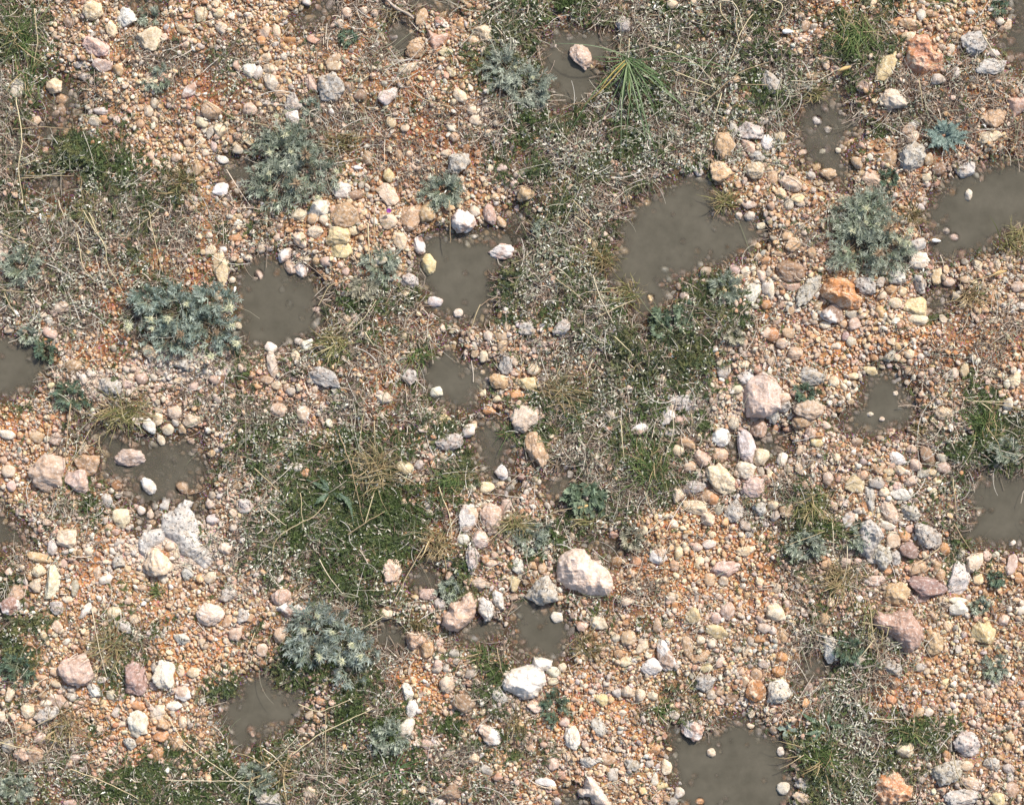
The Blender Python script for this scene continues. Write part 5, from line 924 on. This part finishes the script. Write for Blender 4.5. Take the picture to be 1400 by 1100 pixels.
# long dry stalks lying across the scene (block col,row; quarter-pixel points)
STALK = {
(0,0): "200 60 225 230 200 360|100 540 130 700 140 780 115 920 140 1100|80 715 240 703 400 710|130 980 260 970 410 965|1140 565 1240 630 1320 670 1400 685|140 780 210 850|120 915 240 870",
(1,0): "0 680 100 705|830 510 940 565 1070 600|870 470 960 530",
(2,0): "740 260 900 310 1020 370 1110 490|880 400 1000 450 1110 490|920 500 990 515 1080 540|1030 580 1150 480 1250 400 1400 350|1140 20 1200 20 1240 100 1250 180 1280 210|1130 30 1130 90 1190 150|1220 110 1215 180 1245 270|1310 90 1250 170 1170 380|1140 520 1100 660|1250 470 1400 475|270 600 330 570 420 575|980 4 1200 8 1400 12|640 220 635 320",
(3,0): "0 10 80 40 30 150|120 450 250 460 330 410 430 370|1160 200 1220 310 1270 340|810 440 835 600|110 960 230 1030 440 1090",
(0,1): "150 0 165 70 310 105|330 0 370 105|470 60 540 180 600 260 590 330 680 490|500 70 560 200 600 260|430 180 450 260 470 370 520 430|20 180 220 260|0 490 170 500|30 500 75 590 110 640|820 60 860 230 895 390|880 50 700 210|690 960 690 1100|640 1020 680 1100",
(1,1): "1060 0 1065 230|650 20 655 180 630 340|620 130 625 340|350 570 400 470 560 410|520 715 600 640 660 545|600 720 650 790|1225 570 1180 690 1155 780|0 100 100 115",
(2,1): "330 0 430 110|340 90 440 160|235 360 320 430|200 400 310 480 400 560|440 410 470 520 550 670|400 500 580 500|470 630 660 545|380 710 460 780|560 745 650 830|440 870 405 930 412 1010|0 340 60 330 110 270",
(3,1): "1060 450 1180 420 1280 380|1070 1090 1400 1100",
(0,2): "400 0 385 150 370 340|520 120 440 270 360 410|540 210 450 270|280 0 320 80|550 180 545 240 580 290",
(1,2): "0 360 80 430 150 500|110 200 260 210 380 245|460 170 520 330 560 500 590 650|570 240 600 20|650 100 660 260|250 490 265 690|140 720 240 660 340 610 400 520|100 870 100 770 140 720|350 850 400 940 480 1040|770 380 880 440|560 415 700 385|920 780 840 920 750 1100|510 720 590 660 710 590|600 660 650 490|1000 460 1060 600 1075 740|1260 760 1380 660|60 580 170 670|200 1060 290 990",
(2,2): "870 0 880 160 820 340|720 480 790 650 815 820 860 1050|50 660 250 590 410 560|890 530 950 590|590 100 610 320|975 60 980 150|0 640 60 600",
(3,2): "1180 0 1400 40|1150 0 1210 50|1000 420 1020 600|1010 660 1050 740 1110 820|130 550 220 520|110 770 300 700|425 780 420 900 400 970|830 860 930 790|340 650 350 820",
(0,3): "880 70 960 35 1100 15|0 765 200 660 400 560|0 740 130 770 240 800|400 890 560 940 680 1000 770 1050|920 590 1010 740 1200 880 1400 1020|920 950 1400 955|520 20 560 230 600 390|640 330 680 400|1400 150 1350 300|1360 1100 1390 900",
(1,3): "240 540 350 580 530 510|210 810 350 700 650 560|390 580 385 900|460 1060 540 980 700 905|40 900 130 830 250 700|560 140 700 65|1320 240 1350 380",
(2,3): "60 860 150 820 270 800|310 780 360 920|660 280 750 265",
(3,3): "540 0 560 170 600 300|560 190 480 290|500 90 700 130|560 615 720 620|1000 800 1010 890 1050 980 1110 1020|1030 100 1035 190|600 430 660 490|190 820 60 890",
}
items = []; k = 0
for (bi, bj), txt in STALK.items():
    for s in txt.split('|'):
        q_ = np.array(s.split(), float).reshape(-1, 2); px_ = bi * 350 + q_[:, 0] / 4; py_ = bj * 275 + q_[:, 1] / 4
        r = np.random.default_rng(7000 + k); k += 1
        d = np.concatenate([[0], np.cumsum(np.hypot(np.diff(px_), np.diff(py_)))]); m_ = max(6, int(d[-1] / 5)); t = np.linspace(0, d[-1], m_)
        X = np.interp(t, d, px_); Y = np.interp(t, d, py_)
        for _ in range(2): X[1:-1] = (X[:-2] + 2 * X[1:-1] + X[2:]) / 4; Y[1:-1] = (Y[:-2] + 2 * Y[1:-1] + Y[2:]) / 4
        X += (vnoise(t, t * 0 + k * 13, 9, 5) - .5) * 1.6; Y += (vnoise(t, t * 0 + k * 17, 9, 6) - .5) * 1.6
        gz = np.maximum(ground_h(X, Y), WATER_Z).max()
        Z = gz + .026 + .012 * np.sin(np.linspace(0, PI, m_)) + r.uniform(0, .012)
        thick = 1.0 if 'x' else 1; rad = r.uniform(.65, 1.05) * S * (1.5 if (bi, bj) in ((0,3),) and k % 9 == 0 else 1)
        tone_ = [(206,188,150),(190,172,136),(216,202,172),(172,150,118),(222,206,166)][r.integers(5)]
        v, F, c = tube(np.stack([wx(X), wy(Y), Z], -1), np.linspace(rad, rad * .55, m_) * .9, lin(tone_) * .9, 5)
        loc = (float(wx(X.mean())), float(wy(Y.mean())), float(gz))
        o = build('dry_stalk', v, F, M_STEM, col=c, loc=loc); tag(o, None, 'stalk', 'long dry stalks lying over the plants and stones')
        a = math.degrees(math.atan2(py_[-1] - py_[0], px_[-1] - px_[0])) % 180
        dr = 'level' if a < 25 or a > 155 else 'upright' if 65 < a < 115 else 'slanting'
        items.append((o, X.mean(), Y.mean(), f"{'long' if d[-1] > 70 else 'short'} {'curved' if len(q_) > 2 else 'straight'} {dr} dry stalk"))
place_labels(items)
# straw seed heads
for x, y, a, lab in ((1152,96,-20,"straw-coloured seed head on a stalk above the drowned-stones puddle"),(796,692,-12,"straw-coloured seed head beside the teal broad-leaved plant"),(1362,374,-20,"straw-coloured seed head near the right edge grass")):
    r = np.random.default_rng(int(x)); V = rock_shape(ICO[3][0], r, .2, .08) * np.array([10, 2.6, 2.2]) * S
    c_, s_ = math.cos(math.radians(-a)), math.sin(math.radians(-a)); V = np.stack([V[:, 0] * c_ - V[:, 1] * s_, V[:, 0] * s_ + V[:, 1] * c_, V[:, 2]], 1)
    loc = np.array([float(wx(x)), float(wy(y)), zt(x, y) + .035])
    o = build('seed_head', V + loc, ICO[3][1], M_STEM, col=np.repeat(lin((204,172,116))[None], len(V), 0), loc=loc); tag(o, lab, 'seed head')
# driftwood twig
t = np.linspace(0, 1, 26); X = 523 + 43 * t; Y = -6 + 36 * t + 3 * np.sin(t * 5); r = np.random.default_rng(3)
v, F, c = tube(np.stack([wx(X), wy(Y), zt(545, 15) + .03 + .004 * np.sin(t * 9)], -1), (4.2 - 1.2 * t + .6 * np.sin(t * 17)) * S * .55, lin((204,190,172)), 10)
loc = (float(wx(545)), float(wy(12)), zt(545, 15) + .02); o = build('driftwood_twig', v, F, MS['plain'], loc=loc); o.color = (*lin((208,194,176)) * .8, 1)
tag(o, "thick bleached driftwood twig slanting across the top edge", 'twig')
# snail shells and petals on the surface
for x, y, w, a, lab in ((490,230,13,5,"white snail shell on gravel right of the upper left silver shrub"),(1076,45,16,0,"white snail shell on soil near the top, left of the tall green bush"),(1280,329,13,5,"white snail shell in the shell puddle's lower left shallows"),
    (24,429,11,50,"white snail shell on the left among pinkish pebbles"),(57,297,9,85,"white snail shell on red soil at upper left"),(321,396,9,100,"white snail shell at the top left rim of the round puddle")):
    r = np.random.default_rng(int(x)); V0, F0 = ICO[3]; V = V0.copy()
    # a spindle wound in whorls: wide mouth at one end, pointed spire at the other
    u = (V[:, 0] + 1) / 2; tap = (1 - .62 * u) * (1 + .07 * np.sin(u * 22 + np.arctan2(V[:, 2], V[:, 1])))
    V = np.stack([V[:, 0] * w * .5, V[:, 1] * w * .27 * tap, V[:, 2] * w * .25 * tap], 1) * S
    c_, s_ = math.cos(math.radians(-a)), math.sin(math.radians(-a)); V = np.stack([V[:, 0] * c_ - V[:, 1] * s_, V[:, 0] * s_ + V[:, 1] * c_, V[:, 2]], 1)
    loc = np.array([float(wx(x)), float(wy(y)), zt(x, y) + .012])
    o = build('snail_shell', V + loc, F0, M_STEM, col=np.repeat(lin((244,240,232))[None], len(V), 0), loc=loc); tag(o, lab, 'shell', 'white snail shells')
# purple flower
g = zt(533, 290); root = empty('purple_flower', (float(wx(533)), float(wy(290)), g)); tag(root, "tiny purple flower on a thin stem above a cream stone", 'flower'); inv = np.array(root.location); r = np.random.default_rng(9)
a = np.linspace(0, 2 * PI, 9, endpoint=False); D = np.stack([np.cos(a), np.sin(a), .3 + 0 * a], -1)[:, None]
P_ = np.array([0, 0, .05]) + D * np.linspace(.1, 1, 4)[None, :, None] * 3.4 * S
v, F, c = ribbons(P_, np.array([.5, 1, 1, .3])[None] * np.full((9, 1), 1.0 * S), np.repeat(lin((150,70,160))[None], 9, 0)); build('petals', v, F, M_LEAF, col=c, parent=root, smooth=False)
v, F, c = tube(np.array([[0, .01, 0], [0, .004, .03], [0, 0, .05]]), [.0012, .001, .0008], lin((100,120,70)), 5); build('stem', v, F, M_STEM, col=c, parent=root)

# ------------------------------------------------------------------ light, sky, camera
az = math.atan2(.80, .60); el = math.radians(44)
sd_ = Vector((math.cos(az) * math.cos(el), math.sin(az) * math.cos(el), math.sin(el)))
sun = bpy.data.lights.new('sun', 'SUN'); sun.energy = 4.4; sun.angle = math.radians(2.5); sun.color = (1, .95, .88)
so = bpy.data.objects.new('sun', sun); C.objects.link(so); so.rotation_euler = sd_.to_track_quat('Z', 'Y').to_euler(); so.location = sd_ * 20
w = bpy.data.worlds.new('World'); bpy.context.scene.world = w; w.use_nodes = True; nt = w.node_tree
sky = nt.nodes.new('ShaderNodeTexSky'); sky.sky_type = 'NISHITA'; sky.sun_disc = False; sky.sun_elevation = el; sky.sun_rotation = math.pi / 2 - az
sky.air_density = 1; sky.dust_density = 2.5
bg = nt.nodes['Background']; nt.links.new(sky.outputs[0], bg.inputs[0]); bg.inputs[1].default_value = .15
cam = bpy.data.cameras.new('camera'); co_ = bpy.data.objects.new('camera', cam); C.objects.link(co_)
H = 8.0; co_.location = (0, 0, H); co_.rotation_euler = (0, 0, 0); cam.sensor_width = 36; cam.lens = 36 * H / 4.2; cam.clip_end = 500
sc = bpy.context.scene; sc.camera = co_
sc.view_settings.view_transform = 'Standard'; sc.view_settings.look = 'None'; sc.view_settings.exposure = 0.2; sc.view_settings.gamma = 1
